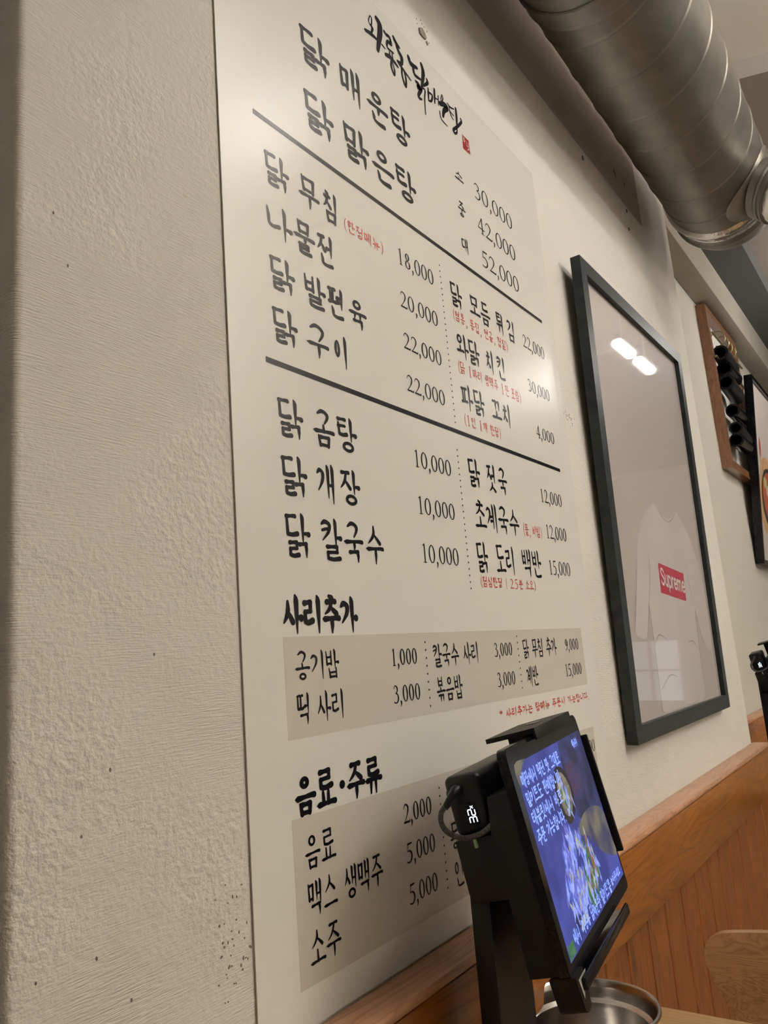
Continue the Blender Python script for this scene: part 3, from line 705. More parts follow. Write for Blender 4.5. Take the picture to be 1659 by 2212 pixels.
def quad(name, x0, x1, z0, z1, m, y=INK, parent=None):
    return MB().box(x0, x1, y, y+.0002, z0, z1).obj(name, M[m], parent or menu)
quad('grey_panel', .528, 1.252, 1.137, 1.230, 'sheet_grey', SY-.00015)
quad('grey_panel', .527, 1.252, .930, 1.069, 'sheet_grey', SY-.00015)
quad('rule_line', .757, 1.24, 1.3-2, 1.3-2+.001, 'ink') if False else None
quad('rule_line', .525, 1.2535, 1.7812, 1.7872, 'ink')
quad('rule_line', .525, 1.2500, 1.5005, 1.5065, 'ink')
def rowz(z0, z1): return z0, z1
from collections import defaultdict
groups = defaultdict(list)
ROWZ = {'A': (1.909, 1.9575), 'B': (1.820, 1.8685), 'C1': (1.7085, 1.7465), 'C2': (1.647, 1.685), 'C3': (1.5875, 1.6235), 'C4': (1.5285, 1.5655),
        'D1': (1.4285, 1.4675), 'D2': (1.3685, 1.4075), 'D3': (1.307, 1.349), 'E1': (1.7025, 1.739), 'E2': (1.622, 1.6595), 'E3': (1.543, 1.5805),
        'F1': (1.430, 1.4695), 'F2': (1.370, 1.409), 'F3': (1.3095, 1.350), 'G': (1.233, 1.268), 'H1': (1.189, 1.2155), 'H2': (1.149, 1.1765), 'J1': (1.024, 1.052), 'J2': (.984, 1.0125), 'J3': (.944, .972), 'I': (1.071, 1.104)}
NUMZ = {'C1': (1.7125, 1.7355), 'C2': (1.650, 1.6725), 'C3': (1.592, 1.614), 'C4': (1.534, 1.556), 'D1': (1.435, 1.457), 'D2': (1.375, 1.397), 'D3': (1.3145, 1.3375),
        'E1': (1.708, 1.731), 'E2': (1.628, 1.650), 'E3': (1.5485, 1.5695), 'P': (1.931, 1.960), 'P2': (1.8695, 1.898), 'P3': (1.8095, 1.838), 'F1': (1.436, 1.458), 'F2': (1.376, 1.3985), 'F3': (1.3165, 1.3395),
        'H1': (1.195, 1.213), 'H2': (1.155, 1.1735), 'J1': (1.031, 1.050), 'J2': (.992, 1.011), 'J3': (.952, .971)}
SHORT = {'무': (0, 1), '모': (.12, .98), '꼬': (.14, .95), '나': (.02, .98)}
def weight(r): return {'A': .0060, 'B': .0060, 'G': .0056, 'I': .0050}.get(r, .0043 if r[0] in 'CDEF' else (.0026 if r[0] in 'HJ' else .0028))
for r, t, x0, x1, z0, z1 in ROWS: groups[r].append((t, x0, x1, z0, z1))
for r, L_ in groups.items():
    for t, x0, x1, z0, z1 in L_:
        if t[0] == 'r': Letters().text(t[1:], x0, x1, z0+.001, z1-.001, .00155 if r != 'N' else .0017, gap=.84).obj('red_note', M['ink_red'], menu, INK)
        elif t[0].isdigit(): Letters().text(t, x0, x1, *NUMZ.get(r, (z0, z1)), .0023 if r[0] != 'P' else .0029, gap=.97).obj('menu_price', M['ink'], menu, INK)
        else:
            a, b = ROWZ.get(r, (z0+.001, z1-.001)); k = weight(r)
            if t in SHORT: h = b-a; a, b = a+h*SHORT[t][0], a+h*SHORT[t][1]
            if r in ('E1', 'E2', 'E3', 'F1', 'F2', 'F3'): k = .0040
            Letters().text(t, x0, x1, a, b, k, gap=.88).obj('menu_word', M['ink'], menu, INK)
extra = Letters().text('매화수', .785, .848, 1.024, 1.052, .0026); extra.text('동동주', .785, .848, .984, 1.012, .0026)
extra.glyph('주', .838, .858, .944, .972, .0026)
extra.text('5,000', .985, 1.04, 1.031, 1.050, .002) if False else None; extra.text('6,000', .985, 1.04, .992, 1.011, .002) if False else None
extra.obj('menu_word', M['ink'], menu, INK)
ex2 = Letters(); ex2.text('5,000', 1.194, 1.249, 1.031, 1.050, .0020, gap=.97); ex2.obj('menu_price', M['ink'], menu, INK)
head = Letters()
for pts, wd in HEADER:
    n = len(pts); ws = [wd*.88*(.5+.6*math.sin(math.pi*min(1, .2+.75*i/max(1, n-1)))) for i in range(n)]
    head.stroke(pts, ws, 1)
head.obj('calligraphy_heading', M['ink'], menu, INK)
seal = obj('red_seal', [(1.0136, INK, 2.0351), (1.0355, INK, 2.035), (1.0366, INK, 2.0098), (1.0124, INK, 2.0082)], [(0, 3, 2, 1)], M['ink_seal'], menu)
ss = Letters(); ss.text('와닭', 1.0140, 1.0245, 2.0200, 2.0335, .0008, plain=True) if False else None
for p in ([(1.0160, 2.0335), (1.0162, 2.0235), (1.0195, 2.0245)], [(1.0200, 2.0335), (1.0200, 2.0215)], [(1.0165, 2.029), (1.020, 2.0285)], [(1.0200, 2.027), (1.0228, 2.027)],
          [(1.0265, 2.028), (1.0270, 2.0205), (1.0305, 2.021)], [(1.0330, 2.029), (1.0330, 2.0175)], [(1.0290, 2.017), (1.0335, 2.0165)], [(1.0275, 2.0135), (1.0320, 2.0155)]):
    ss.stroke(p, [.0011]*len(p), 0)
ss.obj('seal_marks', M['sheet'], seal, INK-.0001)
for (xx, za, zb, n) in ((.894, 1.753, 1.516, 27), (.8912, 1.476, 1.286, 23), (.768, 1.219, 1.146, 9), (1.0095, 1.221, 1.149, 9), (.7705, 1.055, .949, 13)):
    d = Letters()
    for k in range(n): d.disc((xx, za+(zb-za)*k/(n-1)), .00125, 8)
    tag(d.obj('dotted_divider', M['ink'], menu, INK), kind='stuff')

# ------------------------------------------------------------------ framed poster
def tilt(x, y, z, ax): return Matrix.Translation((x, y, z)) @ Matrix.Rotation(ax, 4, 'X')
poster = thing('framed_poster', 'black framed poster of a white shirt with a red box logo, beside the menu', 'poster', (1.762, -.003, 1.020))
TP = Matrix.Rotation(math.atan2(.017, .945), 4, 'X')      # leans out a little at the top
w2, h = .3625, .945
def fbar(pts): return MB().prism(pts, -.020, 0, T=TP).obj('frame_bar', M['black_frame'], poster)
b_ = .031
fbar([(-w2, 0), (w2, 0), (w2-b_, b_), (-w2+b_, b_)]); fbar([(-w2, h), (-w2+b_, h-b_), (w2-b_, h-b_), (w2, h)])
fbar([(-w2, 0), (-w2+b_, b_), (-w2+b_, h-b_), (-w2, h)]); fbar([(w2, 0), (w2, h), (w2-b_, h-b_), (w2-b_, b_)])
pr = MB().box(-w2+.02, w2-.02, -.0090, -.004, .02, h-.02, T=TP).obj('poster_print', M['poster'], poster)
pane = MB().box(-w2+b_-.002, w2-b_+.002, -.0125, -.0105, b_-.002, h-b_+.002, T=TP).obj('glass_pane', M['glass'], poster)
ox, oz = 1.762, 1.020
def flat(name, pts, m, d, parent=pr):
    v = [TP @ Vector((x-ox, -.0090-d, z-oz)) for x, z in pts]
    return obj(name, v, [tuple(range(len(v)))[::-1]], M[m], parent)
def smooth_outline(pts, n=6):
    out = []; K = len(pts)
    for i in range(K):
        p0, p1, p2, p3 = pts[i-1], pts[i], pts[(i+1) % K], pts[(i+2) % K]
        for k in range(n):
            t = k/n; out.append(tuple(.5*((2*p1[j])+(-p0[j]+p2[j])*t+(2*p0[j]-5*p1[j]+4*p2[j]-p3[j])*t*t+(-p0[j]+3*p1[j]-3*p2[j]+p3[j])*t**3) for j in (0, 1)))
    return out
flat('shirt_print', smooth_outline([(1.735, 1.500), (1.680, 1.482), (1.610, 1.440), (1.560, 1.370), (1.515, 1.270), (1.492, 1.222), (1.515, 1.208), (1.560, 1.206), (1.585, 1.245), (1.600, 1.275), (1.605, 1.20), (1.600, 1.12), (1.606, 1.060),
     (1.70, 1.055), (1.82, 1.056), (1.935, 1.060), (1.945, 1.12), (1.945, 1.20), (1.955, 1.265), (1.985, 1.20), (2.02, 1.165), (2.065, 1.172), (2.082, 1.20), (2.070, 1.30), (2.045, 1.385), (2.000, 1.440), (1.945, 1.480), (1.895, 1.500), (1.86, 1.482), (1.815, 1.474), (1.77, 1.482)]), 'shirt', .0001)
fl = Letters()
for pts in ([(1.735, 1.500), (1.775, 1.476), (1.815, 1.467), (1.858, 1.476), (1.895, 1.500)], [(1.60, 1.275), (1.628, 1.33), (1.64, 1.38)], [(1.955, 1.265), (1.935, 1.32), (1.93, 1.37)],
            [(1.605, 1.19), (1.64, 1.21), (1.69, 1.20)], [(1.61, 1.10), (1.68, 1.125), (1.73, 1.12)], [(1.94, 1.17), (1.90, 1.19), (1.86, 1.19)], [(1.56, 1.370), (1.515, 1.27), (1.492, 1.222)], [(1.60, 1.06), (1.60, 1.15), (1.60, 1.27)],
            [(1.945, 1.06), (1.945, 1.15), (1.955, 1.265)], [(2.02, 1.165), (1.985, 1.20), (1.955, 1.265)], [(1.56, 1.206), (1.585, 1.245), (1.60, 1.275)]):
    fl = Letters(); fl.stroke(pts, [.0015, .0032, .0015, .0028, .0015][:len(pts)], 1)
    v = [TP @ Vector((x-ox, -.00925+d, z-oz)) for x, d, z in fl.v]; obj('fold_line', v, fl.f, M['fold'], pr)
flat('logo_box', [(1.700, 1.364), (1.893, 1.349), (1.886, 1.284), (1.693, 1.299)], 'logo_red', .0004)
# the word in the box, rounded heavy letters drawn as strokes
def latin(word, x0, z0, u, hgt):
    G = {'S': (.62, [[(.56, .82), (.42, .97), (.2, .95), (.1, .78), (.22, .6), (.44, .48), (.54, .3), (.42, .08), (.2, .04), (.05, .2)]]),
         'u': (.56, [[(.1, .68), (.1, .3), (.16, .08), (.32, .03), (.44, .15)], [(.46, .68), (.46, .03)]]),
         'p': (.58, [[(.1, .68), (.1, -.25)], [(.1, .5), (.2, .66), (.38, .66), (.5, .5), (.5, .2), (.38, .04), (.2, .05), (.1, .2)]]),
         'r': (.40, [[(.1, .68), (.1, .03)], [(.1, .42), (.2, .62), (.36, .66)]]),
         'e': (.56, [[(.1, .36), (.48, .37), (.46, .56), (.3, .67), (.14, .58), (.07, .35), (.15, .1), (.32, .03), (.47, .13)]]),
         'm': (.88, [[(.1, .68), (.1, .03)], [(.1, .5), (.2, .65), (.36, .62), (.42, .46), (.42, .03)], [(.42, .5), (.54, .65), (.7, .62), (.76, .46), (.76, .03)]])}
    L_ = Letters(); x = x0
    for c in word:
        a, ss_ = G[c]
        for s_ in ss_: L_.stroke([(x+px*u, z0+pz*hgt) for px, pz in s_], [.0062]*len(s_), 1)
        x += a*u*1.04
    return L_
lw = latin('Supreme', 0, 0, .0425, .036); sk = Vector((1.705, 1.3175))
v = [TP @ Vector((sk.x+x-ox, -.0098+d, sk.y+z-.078*x-oz)) for x, d, z in lw.v]; obj('logo_lettering', v, lw.f, M['logo_white'], pr)

# ------------------------------------------------------------------ spiral duct with branch
DY, DZ, DR = -.193, 2.45, .14
duct = thing('ventilation_duct', 'fat silver spiral duct running along the ceiling by the menu wall', 'duct', (.7, DY, DZ))
def duct_mesh(x0, x1, dx, n, pitch, phase):
    v = []; f = []; K = int((x1-x0)/dx)+1
    for i in range(K):
        x = x0+(x1-x0)*i/(K-1)
        for k in range(n):
            th = 2*math.pi*k/n; s_ = (x+phase)/pitch - k/n; d = abs(s_-round(s_))*pitch
            r_ = DR + (.0022*(1-(d/.0035)**2) if d < .0035 else (-.0007 if d < .0055 else 0))
            v.append((x, r_*math.cos(th), r_*math.sin(th)))
    for i in range(K-1):
        for k in range(n):
            f.append((i*n+k, i*n+(k+1) % n, (i+1)*n+(k+1) % n, (i+1)*n+k))
    return v, f
v, f = duct_mesh(-.62, 1.515, .0019, 72, .137, .055)
body = obj('spiral_pipe', v, f, M['duct'], duct, smooth=True)
RX = Matrix.Rotation(math.pi/2, 4, 'Y')               # lathe axis z -> world x
def ringx(name, prof, m='duct', n=72):
    return MB().lathe(prof, n, T=RX).obj(name, M[m], duct, smooth=True)
ringx('joint_band', [(DR+.0005, .500), (DR+.004, .502), (DR+.0045, .512), (DR+.002, .515), (DR+.002, .545), (DR+.004, .548), (DR+.0005, .552)])
ringx('end_coupling', [(DR, 1.500), (DR+.008, 1.506), (DR+.010, 1.516), (DR+.006, 1.530), (DR+.003, 1.536), (DR+.002, 1.560)], 'foil')
ringx('end_cap', [(DR+.001, 1.540), (DR+.001, 1.590), (DR+.007, 1.597), (DR+.005, 1.606), (DR-.006, 1.640), (DR-.03, 1.668), (.07, 1.682), (.0005, 1.685)])
# the branch: collar, bead, foil tape, beige fitting
ax_d = Vector((-.12, -.78, -.62)).normalized(); bc = Vector((2.135-.7, -.075, -.060))
Q = Vector((0, 0, 1)).rotation_difference(ax_d).to_matrix().to_4x4(); Q.translation = bc
def br(name, prof, m, n=48, jit=0):
    mb = MB().lathe(prof, n, T=Q)
    if jit:
        rr = random.Random(4)
        for i, p in enumerate(mb.v): mb.v[i] = p + Vector((rr.uniform(-jit, jit), rr.uniform(-jit, jit), rr.uniform(-jit, jit)))
    return mb.obj(name, M[m], duct, smooth=True)
saddle = MB(); n = 48; sv = []; sf = []
for ring_i, (rr_, off) in enumerate(((.116, .0015), (.113, .005), (.090, .006), (.084, .016), (.082, .045), (.084, .05), (.082, .055))):
    for k in range(n):
        a = 2*math.pi*k/n; dx, dt = rr_*math.cos(a)*.85, rr_*math.sin(a)*.92
        if ring_i < 4:      # lies on the pipe surface
            th = math.atan2(ax_d.z, ax_d.y) + dt/(DR+off); sv.append((bc.x+dx, (DR+off)*math.cos(th), (DR+off)*math.sin(th)))
        else: sv.append(tuple(Q @ Vector((rr_*math.cos(a), rr_*math.sin(a), off+.035))))
for i in range(6):
    for k in range(n): sf.append((i*n+k, i*n+(k+1) % n, (i+1)*n+(k+1) % n, (i+1)*n+k))
obj('branch_saddle', sv, sf, M['duct'], duct, smooth=True)
br('branch_collar', [(.080, .06), (.080, .095), (.086, .098), (.087, .104), (.080, .108), (.080, .118)], 'duct')
br('foil_tape', [(.081, .110), (.0835, .120), (.080, .135), (.084, .15), (.079, .165), (.083, .18), (.078, .19)], 'foil', 40, .0022)
br('beige_fitting', [(.055, .185), (.084, .186), (.094, .192), (.095, .212), (.088, .222), (.074, .224), (.068, .212), (.066, .19)], 'beige_plastic')
MB().lathe([(.0, 0), (.006, .0), (.0055, .003), (0, .004)], 12, T=Matrix.Translation((1.40, -.045, -.134)) @ Matrix.Rotation(math.pi*.92, 4, 'X')).obj('rivet', M['black_metal'], duct)
for x in (-.3, .30):
    for a, c in ((-.146, -.143), (.143, .146)): MB().box(x-.012, x+.012, a, c, 0, .5).obj('hanger_strap', M['steel'], duct)

# ------------------------------------------------------------------ tools frame and food poster on the alcove wall
AW = .147
tf = thing('wooden_tool_frame', 'brown wooden frame with black tubes and brass rails on the alcove wall', 'frame', (3.73, AW, 1.885))
W_, H_ = .31, .745
def wbar(pts, m='brown_wood'): return MB().prism(pts, -.040, -.001).obj('frame_bar', M[m], tf)
fb = .035
wbar([(-W_, 0), (W_, 0), (W_-fb, fb), (-W_+fb, fb)]); wbar([(-W_, H_), (-W_+fb, H_-fb), (W_-fb, H_-fb), (W_, H_)])
wbar([(-W_, 0), (-W_+fb, fb), (-W_+fb, H_-fb), (-W_, H_)]); wbar([(W_, 0), (W_, H_), (W_-fb, H_-fb), (W_-fb, fb)])
MB().box(-W_+.01, W_-.01, -.008, -.002, .01, H_-.01).obj('back_panel', M['lamp_body'], tf)
for z, y in ((H_-.14, -.05), (H_-.25, -.05)):
    MB().tube([(-W_+.005, y, z), (W_-.005, y, z)], .005, 10).obj('brass_rail', M['brass'], tf)
for i, x in enumerate((-.24, -.16, -.08, 0.0, .08)):
    a0 = i*.9
    pts = [(x+.010*math.cos(a0), -.055+.030*math.cos(t), H_-.15+.034*math.sin(t)) for t in [math.pi*2*k/14*.82+a0 for k in range(15)]]
    MB().tube(pts, .0028, 8).obj('wire_hook', M['brass'], tf)
tubes = ((.11, .10, .030), (.17, .17, .028), (.25, .18, .030), (.37, .06, .034), (.44, .13, .033), (.50, .0, .034))
for i, (z, dx, r_) in enumerate(tubes):
    t = MB(); T_ = Matrix.Translation((-W_+.05+dx*.35, -.060, z+.02)) @ Matrix.Rotation(math.pi/2+.10*(i % 2), 4, 'Y')
    t.lathe([(r_*.72, .09), (r_*.72, 0), (r_, 0), (r_, .20), (r_*.8, .23), (.001, .23)], 24, T=T_)
    t.obj('black_tube', M['black_plastic' if i % 2 else 'gloss_black'], tf, smooth=True)
food = thing('food_poster', 'black framed food poster leaning out from the alcove wall, cut by the picture edge', 'poster', (4.13, AW-.004, 1.50))
TF = Matrix.Rotation(math.atan2(.085, .88), 4, 'X'); fw, fh, bb = .345, .88, .018
for pts in ([(-fw, 0), (fw, 0), (fw-bb, bb), (-fw+bb, bb)], [(-fw, fh), (-fw+bb, fh-bb), (fw-bb, fh-bb), (fw, fh)], [(-fw, 0), (-fw+bb, bb), (-fw+bb, fh-bb), (-fw, fh)], [(fw, 0), (fw, fh), (fw-bb, fh-bb), (fw-bb, bb)]):
    MB().prism(pts, -.035, 0, T=TF).obj('frame_bar', M['gloss_black'], food)
fp = MB().box(-fw+.01, fw-.01, -.024, -.02, .01, fh-.01, T=TF).obj('poster_print', M['poster'], food)
def fl2(name, pts, c, d):
    m = mat(name+'_ink', c, .5, noise=(25, tuple(q*.7 for q in c), 3, (1, 1, 1)))
    obj(name, [TF @ Vector((x, -.024-d, z)) for x, z in pts], [tuple(range(len(pts)))[::-1]], m, fp)
def el(cx, cz, rx, rz, n=28): return [(cx+rx*math.cos(2*math.pi*k/n), cz+rz*math.sin(2*math.pi*k/n)) for k in range(n)]
fl2('wooden_tray', el(-.06, .33, .25, .20), (.55, .33, .16), .0004); fl2('small_dish', el(-.265, .475, .06, .07), (.40, .36, .28), .0006); fl2('small_dish_inside', el(-.265, .475, .045, .055), (.62, .58, .48), .0008)
fl2('black_bowl', el(-.03, .33, .20, .15), (.03, .03, .03), .0010); fl2('broth', el(-.03, .34, .17, .12), (.42, .10, .04), .0012)
for i, (cx, cz, rx, c) in enumerate(((-.13, .40, .04, (.45, .48, .2)), (-.06, .36, .05, (.6, .55, .4)), (.02, .40, .04, (.3, .42, .12)), (.06, .31, .05, (.55, .2, .1)), (-.1, .28, .04, (.5, .1, .05)))):
    fl2('garnish', el(cx, cz, rx, rx*.7, 12), c, .0014+.0001*i)
fl2('chilli', el(-.20, .56, .015, .05, 12), (.45, .03, .03), .0016)

# ------------------------------------------------------------------ table, pot, chair
def table(name, label, x0, x1, y0, y1, z=.75):
    t = thing(name, label, 'table', ((x0+x1)/2, (y0+y1)/2, 0)); cx, cy = (x0+x1)/2, (y0+y1)/2
    MB().box(x0-cx, x1-cx, y0-cy, y1-cy, z-.028, z, bev=.004).obj('tabletop', M['table'], t, smooth=True)
    MB().box(x0-cx+.06, x1-cx-.06, y0-cy+.06, y1-cy-.06, z-.08, z-.028).obj('apron', M['black_metal'], t)
    for sx in (x0-cx+.07, x1-cx-.07):
        for sy_ in (y0-cy+.07, y1-cy-.07):
            MB().box(sx-.02, sx+.02, sy_-.02, sy_+.02, 0, z-.08, bev=.003).obj('leg', M['black_metal'], t, smooth=True)
    return t
table('dining_table', 'pale wooden dining table in front of the menu wall', .12, 1.046, -.95, -.046)
table('dining_table', 'pale wooden dining table beyond the end of the menu wall, outside the picture', 2.50, 3.4, -.85, .095, .76)

pot = thing('steel_pot', 'shiny stainless steel pot on the table behind the tablet', 'pot', (.866, -.109, .750))
# outer wall, rolled rim, stepped inner ledge
prof = [(.0005, .0), (.060, .0), (.066, .004), (.069, .012), (.0715, .056), (.0755, .0585), (.0772, .061), (.0765, .0630), (.0740, .0632), (.0715, .061), (.0700, .054), (.0690, .044), (.0640, .0405), (.0630, .036), (.0625, .012), (.058, .006), (.0005, .005)]
MB().lathe(prof, 96).obj('pot_body', M['steel'], pot, smooth=True)
for s_ in (-1, 1):
    pts = [(s_*.010+0, 0, 0)]
    hd = [( -.018, s_*.071, .044), (-.018, s_*.088, .046), (.018, s_*.088, .046), (.018, s_*.071, .044)]
    MB().tube(hd, .0025, 8).obj('handle', M['steel'], pot, smooth=True)

chair = thing('dining_chair', 'oak plywood dining chair with a rounded back at the end of the table', 'chair', (1.20, -.364, 0))
# backrest: outline in (y, z), bent around a vertical axis, shown from the front edge to the wall
def backrest():
    out = [(.150, .595), (.170, .640), (.196, .690), (.214, .728), (.222, .752), (.219, .772), (.204, .784), (.180, .788), (.10, .792), (0, .794)]
    pts = out + [(-a, b) for a, b in reversed(out[:-1])]
    pts = pts + [(-.125, .56), (0, .552), (.125, .56)]
    pts = smooth_outline(pts, 4)
    mb = MB(); n = len(pts); R_ = .9
    bm = bmesh.new()
    f_ = bm.faces.new([bm.verts.new((0, a, b)) for a, b in pts]); 
    bmesh.ops.triangulate(bm, faces=[f_])
    bmesh.ops.subdivide_edges(bm, edges=[e for e in bm.edges if e.calc_length() > .06], cuts=3)
    bmesh.ops.triangulate(bm, faces=bm.faces[:])
    ext = bmesh.ops.extrude_face_region(bm, geom=bm.faces[:])
    for g in ext['geom']:
        if isinstance(g, bmesh.types.BMVert): g.co.x += .013
    for q in bm.verts:
        q.co.x += q.co.y**2*-.55 + (q.co.z-.55)*.16
    bmesh.ops.recalc_face_normals(bm, faces=bm.faces)
    me = bpy.data.meshes.new('backrest'); 
    me.materials.append(M['ply']); me.materials.append(M['ply_edge'])
    for f2 in bm.faces:
        if abs(f2.normal.x) < .6: f2.material_index = 1
        f2.smooth = False
    bm.to_mesh(me); bm.free(); o = bpy.data.objects.new('backrest', me); COL.objects.link(o); o.parent = chair; return o
backrest()
seat = smooth_outline([(-.02, .19), (-.2, .21), (-.38, .2), (-.405, .12), (-.41, 0), (-.405, -.12), (-.38, -.2), (-.2, -.21), (-.02, -.19), (.0, 0)], 3)
MB().prism(seat, .440, .455, 'z').obj('seat', M['ply'], chair)
for sy_ in (-.17, .17):
    MB().tube([(-.36, sy_*1.1, .0), (-.34, sy_, .44)], [.013, .015], 10).obj('leg', M['ply_edge'], chair, smooth=True)
    MB().tube([(.05, sy_*1.1, .0), (-.02, sy_, .44), (.005, sy_*.85, .60)], [.013, .015, .012], 10).obj('leg', M['ply_edge'], chair, smooth=True)

# ------------------------------------------------------------------ ordering tablets on stands
KM = ((.9906, -.125, -.0554), (.1331, .9743, .1818), (.0312, -.1875, .9818)); KO = Vector((.7736, -.1581, 1.0217))
def rounded_rect(x0, x1, z0, z1, r, n=5):
    out = []
    for cx, cz, a0 in ((x1-r, z1-r, 0), (x0+r, z1-r, 90), (x0+r, z0+r, 180), (x1-r, z0+r, 270)):
        for k in range(n+1):
            a = math.radians(a0+90*k/n); out.append((cx+r*math.cos(a), cz+r*math.sin(a)))
    return out
def kiosk(dx, dy, dz, tab_label, stand_label, bank_label, cable_label, base_z, detail):
    base = Vector((.701+dx, -.105+dy, base_z))
    T = Matrix.Translation(Vector((KO.x+dx, KO.y+dy, KO.z+dz))) @ Matrix(KM).to_4x4()
    # --- stand
    st = thing('tablet_stand', stand_label, 'stand', base, group='ordering stations')
    TS = Matrix.Translation(-base) @ T
    def part(mb, name, m, parent=st, smooth=True): return mb.obj(name, M[m], parent, smooth=smooth)
    zt = 1.010+dz-base_z
    part(MB().box(-.036, .034, -.010, .012, .004, zt, bev=.003), 'post', 'black_metal')
    part(MB().box(-.085, .085, -.09, .04, 0, .005, bev=.0018), 'base_plate', 'black_metal')
    # cradle behind the tablet (local tablet axes: x right, y back, z up)
    cr = [(-.1215, -.093), (.095, -.093), (.095, .058), (-.104, .058), (-.1165, .030)]
    part(MB().prism(cr, .0095, .038, T=TS), 'cradle', 'black_metal', smooth=False)
    part(MB().box(-.112, .03, .038, .079, -.030, .0265, bev=.002, T=TS), 'bracket', 'black_metal')
    tp = MB().prism([(-.052, .036), (-.050, .046), (.055, .046), (.086, .006), (.086, -.006), (-.046, -.006)], .1000, .1045, 'z', T=TS)
    part(tp, 'top_clamp', 'black_metal', smooth=False)
    part(MB().box(-.046, .086, -.0065, -.0035, .0925, .1045, bev=.001, T=TS), 'clamp_lip', 'black_metal')
    part(MB().box(-.03, .03, .010, .030, .058, .1000, T=TS), 'clamp_arm', 'black_metal')
    part(MB().lathe([(.0001, .0), (.009, .0), (.009, .0006), (.0001, .0006)], 20, T=TS @ Matrix.Translation((.026, .018, .1045))), 'clamp_slot', 'gloss_black')
    part(MB().box(-.114, .072, -.0090, -.0050, -.1065, -.0975, bev=.0018, T=TS).box(-.114, .072, -.009, .012, -.1085, -.1035, bev=.0018, T=TS), 'bottom_ledge', 'gloss_black')
    part(MB().prism([(-.1245, -.094), (-.1000, -.094), (-.1040, -.1215), (-.1085, -.1240), (-.1160, -.1240), (-.1205, -.1205)], -.004, .020, T=TS), 'ledge_tab', 'black_metal', smooth=False)
    part(MB().box(.1262, .1310, -.0065, .012, -.060, .072, bev=.0015, T=TS), 'side_clip', 'black_metal')
    # --- tablet
    tb = thing('tablet', tab_label, 'tablet', T @ Vector((0, .005, -.0975)), group='ordering tablets')
    TT = Matrix.Translation(-tb.location) @ T
    rr = rounded_rect(-.125, .125, -.0975, .0975, .008)
    part(MB().prism(rr, .0006, .0090, T=TT), 'tablet_body', 'gloss_black', tb)
    part(MB().prism(rounded_rect(-.1245, .1245, -.097, .097, .0078), -.0001, .0006, T=TT), 'screen_glass', 'gloss_black', tb)
    def scr(name, pts, m, d, parent, T_=TT): return obj(name, [T_ @ Vector((x, -.0002-d, z)) for x, z in pts], [tuple(range(len(pts)))[::-1]], m, parent)
    if detail:
        lit = scr('screen_picture', [(-.1145, -.0860), (.1195, -.0820), (.1205, .0790), (-.1120, .0815)], SCR['bg'], 0, tb)
        def shape(name, pts, k, d): return scr(name, pts, SCR[k], d, lit)
        rnd = random.Random(5)
        shape('picture_patch', [(.0300, .0795), (.1200, .0788), (.1195, -.004), (.1050, -.010), (.0836, -.0062), (.061, -.0118), (.0384, -.0042), (.0223, .004), (.0297, .0237), (.024, .04), (.0230, .0569)], 'navy', .00004)
        shape('picture_patch', smooth_outline([(.034, .000), (.0576, .0022), (.0845, .0006), (.1150, -.0100), (.1185, -.0395), (.1180, -.0600), (.0752, -.0473), (.0505, -.0298), (.0338, -.0179), (.010, -.0130), (.0061, -.0087)], 3), 'tan', .00006)  # beige reflection on the glass, painted in as a glowing patch
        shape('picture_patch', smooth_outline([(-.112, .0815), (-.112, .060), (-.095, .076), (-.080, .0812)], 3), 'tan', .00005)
        shape('picture_patch', smooth_outline([(.030, .052), (.055, .056), (.072, .040), (.066, .018), (.035, .022)], 4), 'plum', .00008)
        shape('picture_patch', smooth_outline([(-.07, -.062), (-.045, -.060), (-.042, -.071), (-.068, -.073)], 4), 'navy', .00018)
        shape('bowl_picture', smooth_outline([(-.0035, .0583), (.0196, .0539), (.0308, .0386), (.028, .0154), (.0051, .0039), (-.0105, .0047), (-.0206, .0162), (-.0226, .0287), (-.0208, .0429)], 4), 'dark', .00010); shape('bowl_picture', smooth_outline([(.0025, .0523), (.0171, .0473), (.0262, .0303), (.0098, .0111), (-.0091, .0125), (-.0155, .0273), (-.0135, .0420)], 4), 'broth', .00012)
        lv = []; lf = []
        def shards(name, spots, keys, d, n, L0, W0, seed):
            q = random.Random(seed); buckets = {k: ([], []) for k in keys}
            for _ in range(n):
                cx, cz = q.choice(spots); cx += q.gauss(0, .007); cz += q.gauss(0, .007); a = q.gauss(1.3, .5); l = L0*q.uniform(.5, 1.3); w_ = W0*q.uniform(.5, 1.4)
                V_, F_ = buckets[q.choice(keys)]; b0 = len(V_); ux, uz = math.cos(a), math.sin(a); dd = d+q.uniform(0, .00006)
                for s1, s2 in ((-1, 0), (-.3, 1), (.6, .8), (1, 0), (.4, -.9), (-.5, -.8)):
                    V_.append(TT @ Vector((cx+ux*l*s1-uz*w_*s2, -.0002-dd, cz+uz*l*s1+ux*w_*s2)))
                F_.append(tuple(range(b0, b0+6))[::-1])
            for k, (V_, F_) in buckets.items():
                if V_: tag(obj(name, V_, F_, SCR[k], lit), kind='stuff')
        shards('bowl_filling', [(.0, .028), (.006, .034), (.004, .022)], ['cream', 'green', 'pale'], .00014, 26, .008, .0022, 3)
        shards('vegetable_pile', [(-.045, -.018), (-.02, -.012), (0, -.018), (-.05, -.04), (-.03, -.045), (-.06, -.055), (-.02, -.05), (0, -.04), (-.045, -.06)], ['pale', 'violet', 'pale', 'blue2', 'cream'], .00014, 190, .011, .0026, 8)
        shards('vegetable_pile', [(.02, -.03), (.03, -.045), (.02, -.055), (.01, -.06), (-.005, -.062)], ['green', 'cream', 'green', 'orange', 'pale'], .00022, 80, .010, .0024, 9)
        shape('picture_patch', [(-.1135, -.0850), (-.094, -.0845), (-.093, -.074), (-.1125, -.074)], 'green', .00008)
